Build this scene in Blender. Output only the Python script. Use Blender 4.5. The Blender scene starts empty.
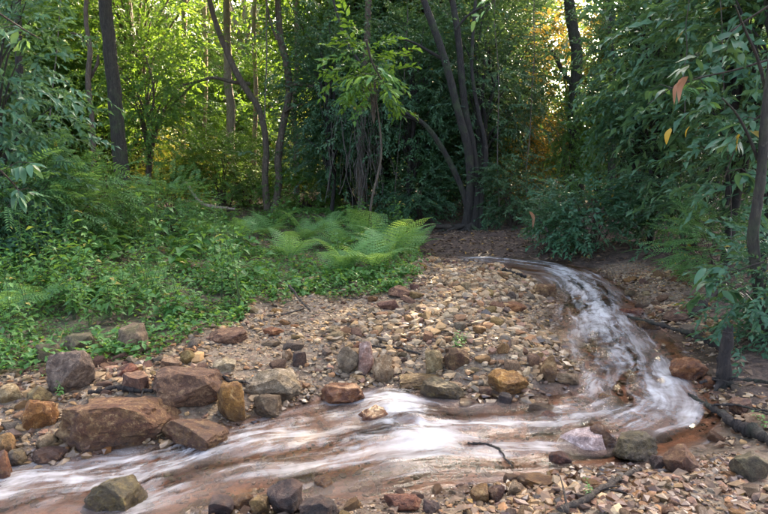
import bpy, math, random
import numpy as np
from mathutils import Vector, Matrix, Euler

# ------------------------------------------------------------------ camera, world, sun, exposure
S = bpy.context.scene
COL = S.collection
F_PX, PITCH, CAM_H = 603.0, math.radians(7.75), 1.6
cam_d = bpy.data.cameras.new('camera')
cam_d.sensor_width = 36.0
cam_d.lens = 36.0 * F_PX / 768.0
cam_d.clip_start, cam_d.clip_end = 0.05, 1000.0
cam = bpy.data.objects.new('camera', cam_d)
COL.objects.link(cam)
cam.location = (0, 0, CAM_H)
cam.rotation_euler = (math.pi / 2 - PITCH, 0, 0)
S.camera = cam

SUN_EL, SUN_AZ = math.radians(25), math.radians(24)      # azimuth from +Y towards +X
w = bpy.data.worlds.new('World')
S.world = w
w.use_nodes = True
nt = w.node_tree
sky = nt.nodes.new('ShaderNodeTexSky')
sky.sky_type = 'NISHITA'
sky.sun_disc = False
sky.sun_elevation = SUN_EL
sky.sun_rotation = SUN_AZ
sky.air_density = 0.45
sky.dust_density = 7.0
sky.ozone_density = 0.0
bg = nt.nodes['Background']
bg.inputs['Strength'].default_value = 0.15
nt.links.new(sky.outputs['Color'], bg.inputs['Color'])

sl = bpy.data.lights.new('sun', 'SUN')
sl.energy = 2.6
sl.angle = math.radians(0.5)
sl.color = (1.0, 0.80, 0.52)
sun = bpy.data.objects.new('sun', sl)
COL.objects.link(sun)
sdir = Vector((math.sin(SUN_AZ) * math.cos(SUN_EL), math.cos(SUN_AZ) * math.cos(SUN_EL), math.sin(SUN_EL)))
sun.rotation_euler = sdir.to_track_quat('Z', 'Y').to_euler()
sun.location = sdir * 60

S.view_settings.view_transform = 'Standard'
S.view_settings.look = 'None'
S.view_settings.gamma = 1.0
S.view_settings.exposure = 3.78
S.render.engine = 'CYCLES'
S.cycles.use_denoising = True
S.cycles.max_bounces = 5
S.cycles.diffuse_bounces = 2
S.cycles.glossy_bounces = 2
S.cycles.transmission_bounces = 3
S.cycles.transparent_max_bounces = 10
S.cycles.sample_clamp_indirect = 6.0
S.cycles.caustics_reflective = False
S.cycles.caustics_refractive = False

rng = np.random.default_rng(7)
random.seed(7)

# ------------------------------------------------------------------ helpers
CP, SP = math.cos(PITCH), math.sin(PITCH)


def ray(px, py):
    u, v = (px - 384.0) / F_PX, (py - 257.0) / F_PX
    return np.array([u, CP - v * SP, -SP - v * CP])


def plane_at(px, py, z):
    d = ray(px, py)
    t = (z - CAM_H) / d[2]
    return np.array([d[0] * t, d[1] * t, z])


def pix(px, py, Y):
    d = ray(px, py)
    t = Y / d[1]
    return np.array([d[0] * t, Y, CAM_H + d[2] * t])


def _h(ix, iy, iz, seed):
    n = (ix.astype(np.int64) * 374761393 + iy.astype(np.int64) * 668265263 + iz.astype(np.int64) * 2147483647 + seed * 144665)
    n = (n ^ (n >> 13)) * 1274126177
    n = n & 0xffffffff
    n = ((n ^ (n >> 16)) * 2246822519) & 0xffffffff
    return ((n ^ (n >> 13)) & 0xffffff) / float(0xffffff)


def vnoise(p, seed=0):
    p = np.asarray(p, dtype=np.float64)
    i = np.floor(p)
    f = p - i
    f = f * f * (3 - 2 * f)
    i = i.astype(np.int64)
    out = 0
    for dx in (0, 1):
        for dy in (0, 1):
            for dz in (0, 1):
                wgt = (f[:, 0] if dx else 1 - f[:, 0]) * (f[:, 1] if dy else 1 - f[:, 1]) * (f[:, 2] if dz else 1 - f[:, 2])
                out = out + wgt * _h(i[:, 0] + dx, i[:, 1] + dy, i[:, 2] + dz, seed)
    return out * 2 - 1


def fbm(p, oct=3, seed=0):
    s, a, o = 0, 1.0, np.asarray(p, dtype=np.float64)
    for k in range(oct):
        s = s + a * vnoise(o, seed + k * 17)
        a *= .5
        o = o * 2.03
    return s


def sstep(a, b, x):
    t = np.clip((x - a) / (b - a), 0, 1)
    return t * t * (3 - 2 * t)


def mesh_np(name, V, F, mat=None, attrs=None, smooth=False, uv=None):
    """V (n,3); F an (m,k) int array or list of such; attrs {name: per-vertex float or colour array}"""
    V = np.asarray(V, dtype=np.float32)
    Fs = F if isinstance(F, list) else [F]
    Fs = [np.asarray(f, dtype=np.int32) for f in Fs if len(f)]
    me = bpy.data.meshes.new(name)
    me.vertices.add(len(V))
    me.vertices.foreach_set('co', V.ravel())
    loops = np.concatenate([f.ravel() for f in Fs])
    tot = np.concatenate([np.full(len(f), f.shape[1], dtype=np.int32) for f in Fs])
    start = np.concatenate([[0], np.cumsum(tot)[:-1]]).astype(np.int32)
    me.loops.add(len(loops))
    me.loops.foreach_set('vertex_index', loops)
    me.polygons.add(len(tot))
    me.polygons.foreach_set('loop_start', start)
    me.polygons.foreach_set('use_smooth', np.full(len(tot), bool(smooth)))
    me.update(calc_edges=True)
    for k, a in (attrs or {}).items():
        a = np.asarray(a, dtype=np.float32)
        if a.ndim == 1:
            at_ = me.attributes.new(k, 'FLOAT', 'POINT')
            at_.data.foreach_set('value', a)
        else:
            at_ = me.attributes.new(k, 'FLOAT_COLOR', 'POINT')
            if a.shape[1] == 3:
                a = np.concatenate([a, np.ones((len(a), 1), np.float32)], 1)
            at_.data.foreach_set('color', a.ravel())
    if uv is not None:
        l = me.uv_layers.new(name='flow')
        l.data.foreach_set('uv', np.asarray(uv, dtype=np.float32)[loops].ravel())
    if mat is not None:
        me.materials.append(mat)
    return me


def link(name, me, parent=None, loc=None, rot=None, scale=None):
    o = bpy.data.objects.new(name, me)
    COL.objects.link(o)
    if parent is not None:
        o.parent = parent
    if loc is not None:
        o.location = loc
    if rot is not None:
        o.rotation_euler = rot
    if scale is not None:
        o.scale = scale if hasattr(scale, '__len__') else (scale,) * 3
    return o


def tag(o, label, cat=None, group=None, kind=None):
    o['label'] = label
    if cat:
        o['category'] = cat
    if group:
        o['group'] = group
    if kind:
        o['kind'] = kind
    return o


def empty(name, loc, rz=0.0, scale=1.0):
    o = bpy.data.objects.new(name, None)
    o.empty_display_size = .2
    COL.objects.link(o)
    o.location = loc
    o.rotation_euler = (0, 0, rz)
    o.scale = scale if hasattr(scale, '__len__') else (scale,) * 3
    return o


def catmull(P, n):
    P = np.asarray(P, float)
    E = np.vstack([2 * P[0] - P[1], P, 2 * P[-1] - P[-2]])
    out = []
    for i in range(len(P) - 1):
        p0, p1, p2, p3 = E[i], E[i + 1], E[i + 2], E[i + 3]
        for t in np.linspace(0, 1, n, endpoint=False):
            out.append(.5 * ((2 * p1) + (-p0 + p2) * t + (2 * p0 - 5 * p1 + 4 * p2 - p3) * t * t + (-p0 + 3 * p1 - 3 * p2 + p3) * t ** 3))
    out.append(P[-1])
    return np.array(out)


class MB:
    """collects tubes and raw pieces into one mesh"""
    def __init__(self):
        self.V, self.Q, self.T, self.n = [], [], [], 0

    def add(self, V, F):
        F = np.asarray(F)
        (self.Q if F.shape[1] == 4 else self.T).append(F + self.n)
        self.V.append(np.asarray(V, float))
        self.n += len(V)

    def tube(self, P, R, sides=8, rough=0.0, seed=0, cap=True):
        P = np.asarray(P, float)
        R = np.broadcast_to(np.asarray(R, float), (len(P),))
        T = np.gradient(P, axis=0)
        T /= np.linalg.norm(T, axis=1)[:, None] + 1e-9
        a = np.array([1., 0, 0]) if abs(T[0][0]) < .8 else np.array([0, 1., 0])
        N = np.cross(T[0], a)
        N /= np.linalg.norm(N)
        rings = []
        ang = np.linspace(0, 2 * math.pi, sides, endpoint=False)
        for i in range(len(P)):
            N = N - T[i] * np.dot(N, T[i])
            N /= np.linalg.norm(N) + 1e-9
            B = np.cross(T[i], N)
            ring = P[i] + R[i] * (np.cos(ang)[:, None] * N + np.sin(ang)[:, None] * B)
            rings.append(ring)
        V = np.vstack(rings)
        if rough:
            C = np.repeat(P, sides, axis=0)
            rr = np.repeat(R, sides)
            k = 1 + rough * fbm(np.c_[V[:, 0] / (rr * 1.2), V[:, 1] / (rr * 1.2), V[:, 2] / (rr * 4)], 2, seed)
            V = C + (V - C) * k[:, None]
        i = np.arange(len(P) - 1)[:, None] * sides
        j = np.arange(sides)[None, :]
        j2 = (j + 1) % sides
        Q = np.stack([i + j, i + j2, i + sides + j2, i + sides + j], -1).reshape(-1, 4)
        self.add(V, Q)
        if cap:
            n0 = self.n
            self.add(np.vstack([rings[-1], P[-1] + T[-1] * R[-1] * .4]), np.array([[k, (k + 1) % sides, sides] for k in range(sides)]))
            self.add(np.vstack([rings[0], P[0] - T[0] * R[0] * .4]), np.array([[(k + 1) % sides, k, sides] for k in range(sides)]))
        return self

    def mesh(self, name, mat, smooth=True, attrs=None):
        F = []
        if self.Q:
            F.append(np.vstack(self.Q))
        if self.T:
            F.append(np.vstack(self.T))
        return mesh_np(name, np.vstack(self.V), F, mat, attrs, smooth)


# ------------------------------------------------------------------ materials
def new_mat(name):
    m = bpy.data.materials.new(name)
    m.use_nodes = True
    t = m.node_tree
    t.nodes.clear()
    out = t.nodes.new('ShaderNodeOutputMaterial')
    return m, t, out


def N(t, kind, **kw):
    n = t.nodes.new(kind)
    for k, v in kw.items():
        if k in n.inputs:
            n.inputs[k].default_value = v
        else:
            setattr(n, k, v)
    return n


def ramp(t, fac, stops, interp='LINEAR'):
    r = t.nodes.new('ShaderNodeValToRGB')
    r.color_ramp.interpolation = interp
    e = r.color_ramp.elements
    while len(e) < len(stops):
        e.new(0.5)
    for k, (p, c) in enumerate(stops):
        e[k].position = p
        e[k].color = (*c, 1) if len(c) == 3 else c
    t.links.new(fac, r.inputs['Fac'])
    return r.outputs['Color']


def mixc(t, fac, a, b, mode='MIX'):
    m = t.nodes.new('ShaderNodeMix')
    m.data_type = 'RGBA'
    m.blend_type = mode
    for s, v in ((m.inputs['Factor'], fac), (m.inputs['A'], a), (m.inputs['B'], b)):
        pass
    sock = [m.inputs[0], m.inputs[6], m.inputs[7]]
    for s, v in zip(sock, (fac, a, b)):
        if isinstance(v, bpy.types.NodeSocket):
            t.links.new(v, s)
        elif isinstance(v, (int, float)):
            s.default_value = v
        else:
            s.default_value = (*v, 1) if len(v) == 3 else v
    return m.outputs[2]


def math_(t, op, a, b=None, c=None, clamp=False):
    m = t.nodes.new('ShaderNodeMath')
    m.operation = op
    m.use_clamp = clamp
    for k, v in enumerate((a, b, c)):
        if v is None:
            continue
        if isinstance(v, bpy.types.NodeSocket):
            t.links.new(v, m.inputs[k])
        else:
            m.inputs[k].default_value = v
    return m.outputs[0]


def noise_n(t, vec, scale, detail=4, rough=.6, dist=0.0):
    n = t.nodes.new('ShaderNodeTexNoise')
    n.inputs['Scale'].default_value = scale
    n.inputs['Detail'].default_value = detail
    n.inputs['Roughness'].default_value = rough
    n.inputs['Distortion'].default_value = dist
    if vec is not None:
        t.links.new(vec, n.inputs['Vector'])
    return n


def attr(t, name):
    a = t.nodes.new('ShaderNodeAttribute')
    a.attribute_name = name
    return a


def bump(t, height, strength, dist=.02):
    b = t.nodes.new('ShaderNodeBump')
    b.inputs['Strength'].default_value = strength
    b.inputs['Distance'].default_value = dist
    t.links.new(height, b.inputs['Height'])
    return b.outputs['Normal']


def leaf_mat(name, dark, mid, light, yellow=None, yamt=0.03, rough=.42, trans=.35, tcol=None):
    m, t, out = new_mat(name)
    a = attr(t, 'rnd')
    oi = N(t, 'ShaderNodeObjectInfo')
    v = math_(t, 'ADD', math_(t, 'MULTIPLY', a.outputs['Fac'], .75), math_(t, 'MULTIPLY', oi.outputs['Random'], .25))
    c = ramp(t, v, [(0.0, dark), (.5, mid), (1.0, light)])
    if yellow:
        r2 = attr(t, 'rnd2')
        c = mixc(t, math_(t, 'GREATER_THAN', r2.outputs['Fac'], 1 - yamt), c, yellow)
    p = N(t, 'ShaderNodeBsdfPrincipled', Roughness=rough)
    p.inputs['Specular IOR Level'].default_value = .38
    t.links.new(c, p.inputs['Base Color'])
    tr = N(t, 'ShaderNodeBsdfTranslucent')
    tc = mixc(t, .6, c, tcol or (light[0] * 1.9, light[1] * 1.5, light[2] * .6), 'MIX')
    t.links.new(tc, tr.inputs['Color'])
    mx = N(t, 'ShaderNodeMixShader', Fac=trans)
    t.links.new(p.outputs[0], mx.inputs[1])
    t.links.new(tr.outputs[0], mx.inputs[2])
    t.links.new(mx.outputs[0], out.inputs['Surface'])
    return m


def bark_mat(name, dark, light, moss=0.25, scale=9.0, mosscol=(.05, .08, .02)):
    m, t, out = new_mat(name)
    co = N(t, 'ShaderNodeTexCoord')
    mp = N(t, 'ShaderNodeMapping')
    mp.inputs['Scale'].default_value = (1, 1, .22)
    t.links.new(co.outputs['Object'], mp.inputs['Vector'])
    n1 = noise_n(t, mp.outputs[0], scale * 3, 6, .7, .6)
    n2 = noise_n(t, co.outputs['Object'], 2.2, 4, .65)
    n3 = noise_n(t, co.outputs['Object'], 14, 3, .6)
    c = ramp(t, n1.outputs['Fac'], [(.3, dark), (.7, light)])
    c = mixc(t, math_(t, 'MULTIPLY', ramp(t, n2.outputs['Fac'], [(.52, (0, 0, 0)), (.66, (1, 1, 1))]), moss), c, mosscol)
    lich = ramp(t, n3.outputs['Fac'], [(.62, (0, 0, 0)), (.7, (1, 1, 1))])
    c = mixc(t, math_(t, 'MULTIPLY', lich, .35), c, tuple(min(.5, x * 1.8 + .03) for x in light))
    p = N(t, 'ShaderNodeBsdfPrincipled', Roughness=.9)
    t.links.new(c, p.inputs['Base Color'])
    t.links.new(bump(t, n1.outputs['Fac'], 1.0, .045), p.inputs['Normal'])
    t.links.new(p.outputs[0], out.inputs['Surface'])
    return m


def rock_mat(name, c1, c2, c3, moss=0.0, wet=None, hue=.025):
    c1, c2, c3 = (tuple(.66 * x for x in c) for c in (c1, c2, c3))
    """c1 main, c2 second tone in patches, c3 veins and stains; 'wet' attribute (or the fixed value) darkens by soaking and glosses"""
    m, t, out = new_mat(name)
    co = N(t, 'ShaderNodeTexCoord')
    oi = N(t, 'ShaderNodeObjectInfo')
    off = N(t, 'ShaderNodeVectorMath', operation='ADD')
    sc = N(t, 'ShaderNodeVectorMath', operation='SCALE')
    sc.inputs['Scale'].default_value = 40
    cm = N(t, 'ShaderNodeCombineXYZ')
    for k in range(3):
        t.links.new(oi.outputs['Random'], cm.inputs[k])
    t.links.new(cm.outputs[0], sc.inputs[0])
    t.links.new(co.outputs['Object'], off.inputs[0])
    t.links.new(sc.outputs[0], off.inputs[1])
    v = off.outputs[0]
    n1 = noise_n(t, v, 9, 6, .68, .6)
    n2 = noise_n(t, v, 85, 6, .75)
    n3 = noise_n(t, v, 21, 7, .78, .35)
    c = mixc(t, ramp(t, n1.outputs['Fac'], [(.4, (0, 0, 0)), (.6, (1, 1, 1))]), c1, c2)
    c = mixc(t, math_(t, 'MULTIPLY', ramp(t, n3.outputs['Fac'], [(.53, (0, 0, 0)), (.62, (1, 1, 1))]), .75), c, c3)
    c = mixc(t, .5, c, ramp(t, n2.outputs['Fac'], [(.32, (.15, .15, .15)), (.68, (.82, .82, .82))]), 'OVERLAY')
    c = mixc(t, .9, c, ramp(t, n3.outputs['Fac'], [(.32, (.14, .13, .12)), (.5, (.5, .5, .5)), (.7, (.82, .8, .76))]), 'OVERLAY')
    hs = N(t, 'ShaderNodeHueSaturation')
    t.links.new(math_(t, 'ADD', math_(t, 'MULTIPLY', oi.outputs['Random'], hue), .5 - hue / 2), hs.inputs['Hue'])
    t.links.new(math_(t, 'ADD', math_(t, 'MULTIPLY', math_(t, 'FRACT', math_(t, 'MULTIPLY', oi.outputs['Random'], 7.13))  , .5), .7), hs.inputs['Value'])
    hs.inputs['Saturation'].default_value = 1.15
    t.links.new(c, hs.inputs['Color'])
    c = hs.outputs[0]
    if moss:
        g = N(t, 'ShaderNodeNewGeometry')
        sep = N(t, 'ShaderNodeSeparateXYZ')
        t.links.new(g.outputs['Normal'], sep.inputs[0])
        up = math_(t, 'MULTIPLY', ramp(t, sep.outputs['Z'], [(.2, (0, 0, 0)), (.8, (1, 1, 1))]), ramp(t, n1.outputs['Fac'], [(.42, (0, 0, 0)), (.58, (1, 1, 1))]))
        c = mixc(t, math_(t, 'MULTIPLY', up, moss), c, (.13, .125, .035))
    p = N(t, 'ShaderNodeBsdfPrincipled')
    if wet is None:
        wv = attr(t, 'wet').outputs['Fac']
    else:
        vv = N(t, 'ShaderNodeValue')
        vv.outputs[0].default_value = wet
        wv = vv.outputs[0]
    c = mixc(t, wv, c, mixc(t, 1.0, c, (.5, .46, .42), 'MULTIPLY'))
    t.links.new(c, p.inputs['Base Color'])
    t.links.new(math_(t, 'SUBTRACT', .85, math_(t, 'MULTIPLY', wv, .6)), p.inputs['Roughness'])
    hgt = math_(t, 'ADD', n2.outputs['Fac'], n3.outputs['Fac'])
    t.links.new(bump(t, hgt, .9, .02), p.inputs['Normal'])
    t.links.new(p.outputs[0], out.inputs['Surface'])
    return m


M = {}
M['leaf_dark'] = leaf_mat('leaf_dark', (.026, .066, .028), (.056, .128, .052), (.10, .20, .080), (.30, .20, .02), .006, .40, .32)
M['leaf_broad'] = leaf_mat('leaf_broad', (.030, .084, .042), (.060, .148, .068), (.105, .21, .095), (.32, .22, .03), .008, .40, .34)
M['leaf_mid'] = leaf_mat('leaf_mid', (.035, .095, .016), (.075, .175, .028), (.14, .27, .045), (.30, .24, .03), .015, .42, .42)
M['leaf_pale'] = leaf_mat('leaf_pale', (.055, .14, .040), (.10, .23, .070), (.17, .33, .10), (.36, .30, .05), .02, .45, .42)
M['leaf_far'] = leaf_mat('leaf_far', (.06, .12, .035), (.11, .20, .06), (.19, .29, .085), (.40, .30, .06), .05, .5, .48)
M['leaf_gold_sunpaint'] = leaf_mat('leaf_gold_sunpaint', (.06, .10, .02), (.14, .15, .03), (.32, .25, .05), (.45, .26, .05), .2, .5, .5, (.75, .48, .08))  # warm sunlight on the thicket painted into the leaf colour
M['leaf_lime_sunpaint'] = leaf_mat('leaf_lime_sunpaint', (.08, .13, .02), (.16, .22, .04), (.28, .32, .07), (.42, .34, .08), .15, .5, .48)  # yellow-green sun glow painted into the leaf colour
M['fern'] = leaf_mat('fern', (.08, .19, .05), (.13, .28, .08), (.21, .38, .12), (.36, .24, .05), .004, .5, .42)
M['herb'] = leaf_mat('herb', (.04, .12, .025), (.08, .20, .045), (.15, .30, .07), (.35, .27, .06), .02, .45, .42)
M['leaf_yellow'] = leaf_mat('leaf_yellow', (.38, .24, .02), (.46, .30, .03), (.52, .36, .05), None, 0, .5, .4)
M['leaf_withered'] = leaf_mat('leaf_withered', (.34, .14, .07), (.42, .19, .10), (.48, .25, .14), None, 0, .6, .4, (.5, .25, .12))
M['litter'] = leaf_mat('litter', (.07, .04, .025), (.15, .095, .055), (.30, .21, .13), (.30, .17, .04), .06, .7, .15, (.2, .12, .05))
M['bark_dark'] = bark_mat('bark_dark', (.010, .008, .006), (.045, .036, .024), .5)
M['bark_tall'] = bark_mat('bark_tall', (.012, .010, .006), (.066, .055, .032), .5)
M['bark_brown'] = bark_mat('bark_brown', (.05, .036, .022), (.17, .125, .08), .3)
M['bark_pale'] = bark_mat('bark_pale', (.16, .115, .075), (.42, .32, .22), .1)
M['bark_root'] = bark_mat('bark_root', (.018, .014, .009), (.06, .048, .03), .85, 9, (.045, .085, .02))
M['herb_stem'] = bark_mat('herb_stem', (.04, .07, .02), (.08, .12, .035), 0)
M['twig'] = bark_mat('twig', (.03, .022, .014), (.09, .065, .04), .1)
M['wet_wood'] = bark_mat('wet_wood', (.012, .008, .005), (.052, .037, .024), .25, 14)
M['vine'] = bark_mat('vine', (.05, .04, .03), (.17, .14, .105), .25)

M['rock_brown'] = rock_mat('rock_brown', (.26, .145, .07), (.17, .078, .042), (.40, .28, .15))
M['rock_maroon'] = rock_mat('rock_maroon', (.24, .125, .075), (.16, .078, .05), (.36, .23, .145))
M['rock_orange'] = rock_mat('rock_orange', (.40, .19, .07), (.25, .115, .05), (.50, .34, .18))
M['rock_tan'] = rock_mat('rock_tan', (.42, .30, .17), (.32, .20, .10), (.54, .43, .28))
M['rock_ochre'] = rock_mat('rock_ochre', (.42, .27, .11), (.30, .17, .07), (.52, .38, .20))
M['rock_grey'] = rock_mat('rock_grey', (.30, .225, .15), (.20, .14, .085), (.40, .32, .22))
M['rock_pale'] = rock_mat('rock_pale', (.44, .35, .225), (.31, .22, .125), (.56, .46, .33), moss=.15)
M['rock_pink'] = rock_mat('rock_pink', (.48, .34, .25), (.36, .22, .15), (.58, .48, .38))
M['rock_block'] = rock_mat('rock_block', (.74, .58, .50), (.58, .42, .35), (.84, .74, .66))
M['rock_dark'] = rock_mat('rock_dark', (.085, .06, .045), (.13, .07, .045), (.20, .14, .10))
M['rock_red'] = rock_mat('rock_red', (.34, .13, .07), (.22, .085, .05), (.42, .24, .14))
M['rock_mossy'] = rock_mat('rock_mossy', (.25, .18, .105), (.17, .12, .07), (.33, .26, .15), moss=.5)
M['rock_olive'] = rock_mat('rock_olive', (.26, .18, .08), (.16, .10, .05), (.38, .29, .13), moss=.25)

# ------------------------------------------------------------------ the stream's course (bar bank, other bank, water level)
SEC = [((250, 260.5), (300, 256.5), .215), ((360, 260.3), (400, 256.2), .21), ((460, 264), (480, 258), .20), ((528, 275), (560, 264), .19), ((552, 292), (608, 277), .17),
       ((556, 315), (636, 303), .14), ((560, 345), (664, 330), .10), ((572, 374), (694, 365), .06), ((560, 394), (716, 424), .02),
       ((505, 398), (640, 460), .0), ((440, 396), (540, 476), -.02), ((370, 390), (430, 492), -.05), ((300, 404), (330, 501), -.07),
       ((235, 427), (225, 508), -.09), ((165, 450), (110, 540), -.11), ((70, 456), (-30, 575), -.13), ((-30, 470), (-150, 600), -.15), ((-170, 480), (-320, 620), -.17)]
BB = catmull([plane_at(*b, z) for b, a, z in SEC], 24)
BA = catmull([plane_at(*a, z) for b, a, z in SEC], 24)
BANKS = np.vstack([BB, BA])
POLY = np.vstack([BB, BA[::-1]])[:, :2]


def inside(poly, x, y):
    r = np.zeros(len(x), bool)
    j = len(poly) - 1
    for i in range(len(poly)):
        (xi, yi), (xj, yj) = poly[i], poly[j]
        if yi != yj:
            r ^= ((yi > y) != (yj > y)) & (x < (xj - xi) * (y - yi) / (yj - yi) + xi)
        j = i
    return r


def grow(a, step, k, end):
    out = [a]
    while abs(out[-1]) < end:
        step *= k
        out.append(out[-1] + (step if a >= 0 else -step))
    return out[1:]


GX = np.array(sorted(set(np.round(np.arange(-6.6, 4.6, .048), 4)) | set(grow(4.62, .05, 1.13, 260)) | set(grow(-6.62, .05, 1.13, 260))))
GY = np.array(sorted(set(np.round(np.arange(1.9, 13.0, .052), 4)) | set(grow(13.02, .06, 1.12, 330)) | set([1.85 - .06 * sum(1.16 ** q for q in range(k)) for k in range(32)])))
XX, YY = np.meshgrid(GX, GY)
fx, fy = XX.ravel(), YY.ravel()


def terrain(x, y):
    n = len(x)
    sd = np.empty(n)
    side = np.empty(n)
    wl = np.empty(n)
    bx, by, bz = BANKS[::3, 0].astype(np.float32), BANKS[::3, 1].astype(np.float32), BANKS[::3, 2].astype(np.float32)
    nb = len(BB[::3]) if len(BB) % 3 == 0 else (len(BB) + 2) // 3
    for a in range(0, n, 20000):
        s = slice(a, min(n, a + 20000))
        d2 = (x[s, None].astype(np.float32) - bx) ** 2 + (y[s, None].astype(np.float32) - by) ** 2
        k = d2.argmin(1)
        sd[s] = np.sqrt(d2[np.arange(len(k)), k])
        side[s] = k >= nb
        wgt = 1 / (d2 + .02) ** 2
        wl[s] = (wgt * bz).sum(1) / wgt.sum(1)
    ins = inside(POLY[::2], x, y)
    sd = np.where(ins, -sd, sd)
    P = np.c_[x, y, np.zeros(n)]
    n1 = fbm(P * 2.6, 4, 3)
    n2 = fbm(P * .45, 3, 9)
    n0 = fbm(P * 9, 3, 31)
    o = np.maximum(sd, 0)
    left = .17 * sstep(0, .75, o) + .040 * np.minimum(o, 9) + .015 * np.maximum(o - 9, 0)
    right = .06 * sstep(0, .4, o) + .10 * sstep(.2, 1.2, o) + .11 * np.clip(o - .9, 0, 5) + .03 * np.maximum(o - 6, 0)
    near = .10 * sstep(0, .6, o) + .05 * np.clip(o, 0, 3)
    isnear = sstep(3.6, 2.6, y) * sstep(3.2, 1.6, x)
    other = right * (1 - isnear) + near * isnear
    far = .10 * sstep(0, .8, o) + .06 * np.clip(o - .4, 0, 8) + .02 * np.maximum(o - 8, 0)
    isfar = sstep(7.5, 9.5, y) * sstep(4.2, 2.0, x)
    other = other * (1 - isfar) + far * isfar
    rise = np.where(side > 0, other, left)
    zz = wl + np.where(ins, -.085 * sstep(0, .35, -sd) - .015, rise)
    zz += n1 * (.012 + .03 * sstep(.2, 2, o)) + n2 * .10 * sstep(.8, 4, o) + n0 * .008
    zz += .010 * np.maximum(y - 20, 0)
    zz += -.05 * np.maximum(o - 60, 0) * 0
    return zz, sd, side, wl


Z0, SD, SIDE, WL = terrain(fx, fy)
ZG, SDG, WLG, SIDEG = (q.reshape(XX.shape) for q in (Z0, SD, WL, SIDE))


def lookup(G, x, y):
    x, y = np.atleast_1d(np.asarray(x, float)), np.atleast_1d(np.asarray(y, float))
    i = np.clip(np.searchsorted(GX, x) - 1, 0, len(GX) - 2)
    j = np.clip(np.searchsorted(GY, y) - 1, 0, len(GY) - 2)
    u = np.clip((x - GX[i]) / (GX[i + 1] - GX[i]), 0, 1)
    v = np.clip((y - GY[j]) / (GY[j + 1] - GY[j]), 0, 1)
    return G[j, i] * (1 - u) * (1 - v) + G[j, i + 1] * u * (1 - v) + G[j + 1, i] * (1 - u) * v + G[j + 1, i + 1] * u * v


def H(x, y):
    r = lookup(ZG, x, y)
    return r if len(r) > 1 else float(r[0])


def at(px, py):
    """the point of the ground that the picture shows at this pixel"""
    d = ray(px, py)
    ts = np.concatenate([np.linspace(1.2, 14, 900), np.linspace(14, 120, 800)])
    P = d[None, :] * ts[:, None]
    P[:, 2] += CAM_H
    g = lookup(ZG, P[:, 0], P[:, 1])
    k = np.argmax(P[:, 2] < g) if (P[:, 2] < g).any() else len(ts) - 1
    return np.array([P[k, 0], P[k, 1], g[k]])


def wpoly(pts):
    return np.array([at(*p)[:2] for p in pts])


BAR = wpoly([(430, 258), (475, 266), (530, 277), (556, 300), (560, 345), (575, 385), (500, 402), (370, 396), (300, 408), (235, 430), (165, 455), (70, 460), (-60, 480), (-60, 385),
             (60, 365), (150, 350), (215, 325), (262, 298), (330, 296), (392, 288), (408, 262)])
SPIT = wpoly([(596, 268), (640, 262), (690, 272), (712, 300), (700, 330), (660, 325), (630, 298)])
GREEN = wpoly([(-80, 235), (60, 226), (250, 212), (400, 218), (412, 250), (420, 275), (392, 292), (330, 300), (262, 303), (215, 330), (150, 356), (60, 372), (-80, 395)])


def softmask(poly, x, y, amp=.16, seed=5):
    P = np.c_[x, y, np.zeros(len(x))]
    dx, dy = amp * fbm(P * 2.2, 3, seed), amp * fbm(P * 2.2, 3, seed + 50)
    return inside(poly, x + dx, y + dy)


nearx = (np.abs(fx) < 14) & (fy < 20) & (fy > 0.5)
zone = np.zeros((len(fx), 3), np.float32)
idx = np.nonzero(nearx)[0]
gx, gy = fx[idx], fy[idx]
bar_m = softmask(BAR, gx, gy) | softmask(SPIT, gx, gy) | ((SIDE[idx] > 0) & (SD[idx] < 1.6) & (gy < 3.6) & (gx < 2.6))
zone[idx, 0] = bar_m
zone[idx, 1] = softmask(GREEN, gx, gy, .3, 8) & ~bar_m
zone[:, 2] = sstep(.06, -.02, SD)
# soften the borders on the grid
zz = zone.reshape(*XX.shape, 3)
for _ in range(2):
    zz[1:-1, 1:-1] = (zz[1:-1, 1:-1] * 2 + zz[:-2, 1:-1] + zz[2:, 1:-1] + zz[1:-1, :-2] + zz[1:-1, 2:]) / 6
zone = zz.reshape(-1, 3)


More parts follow.
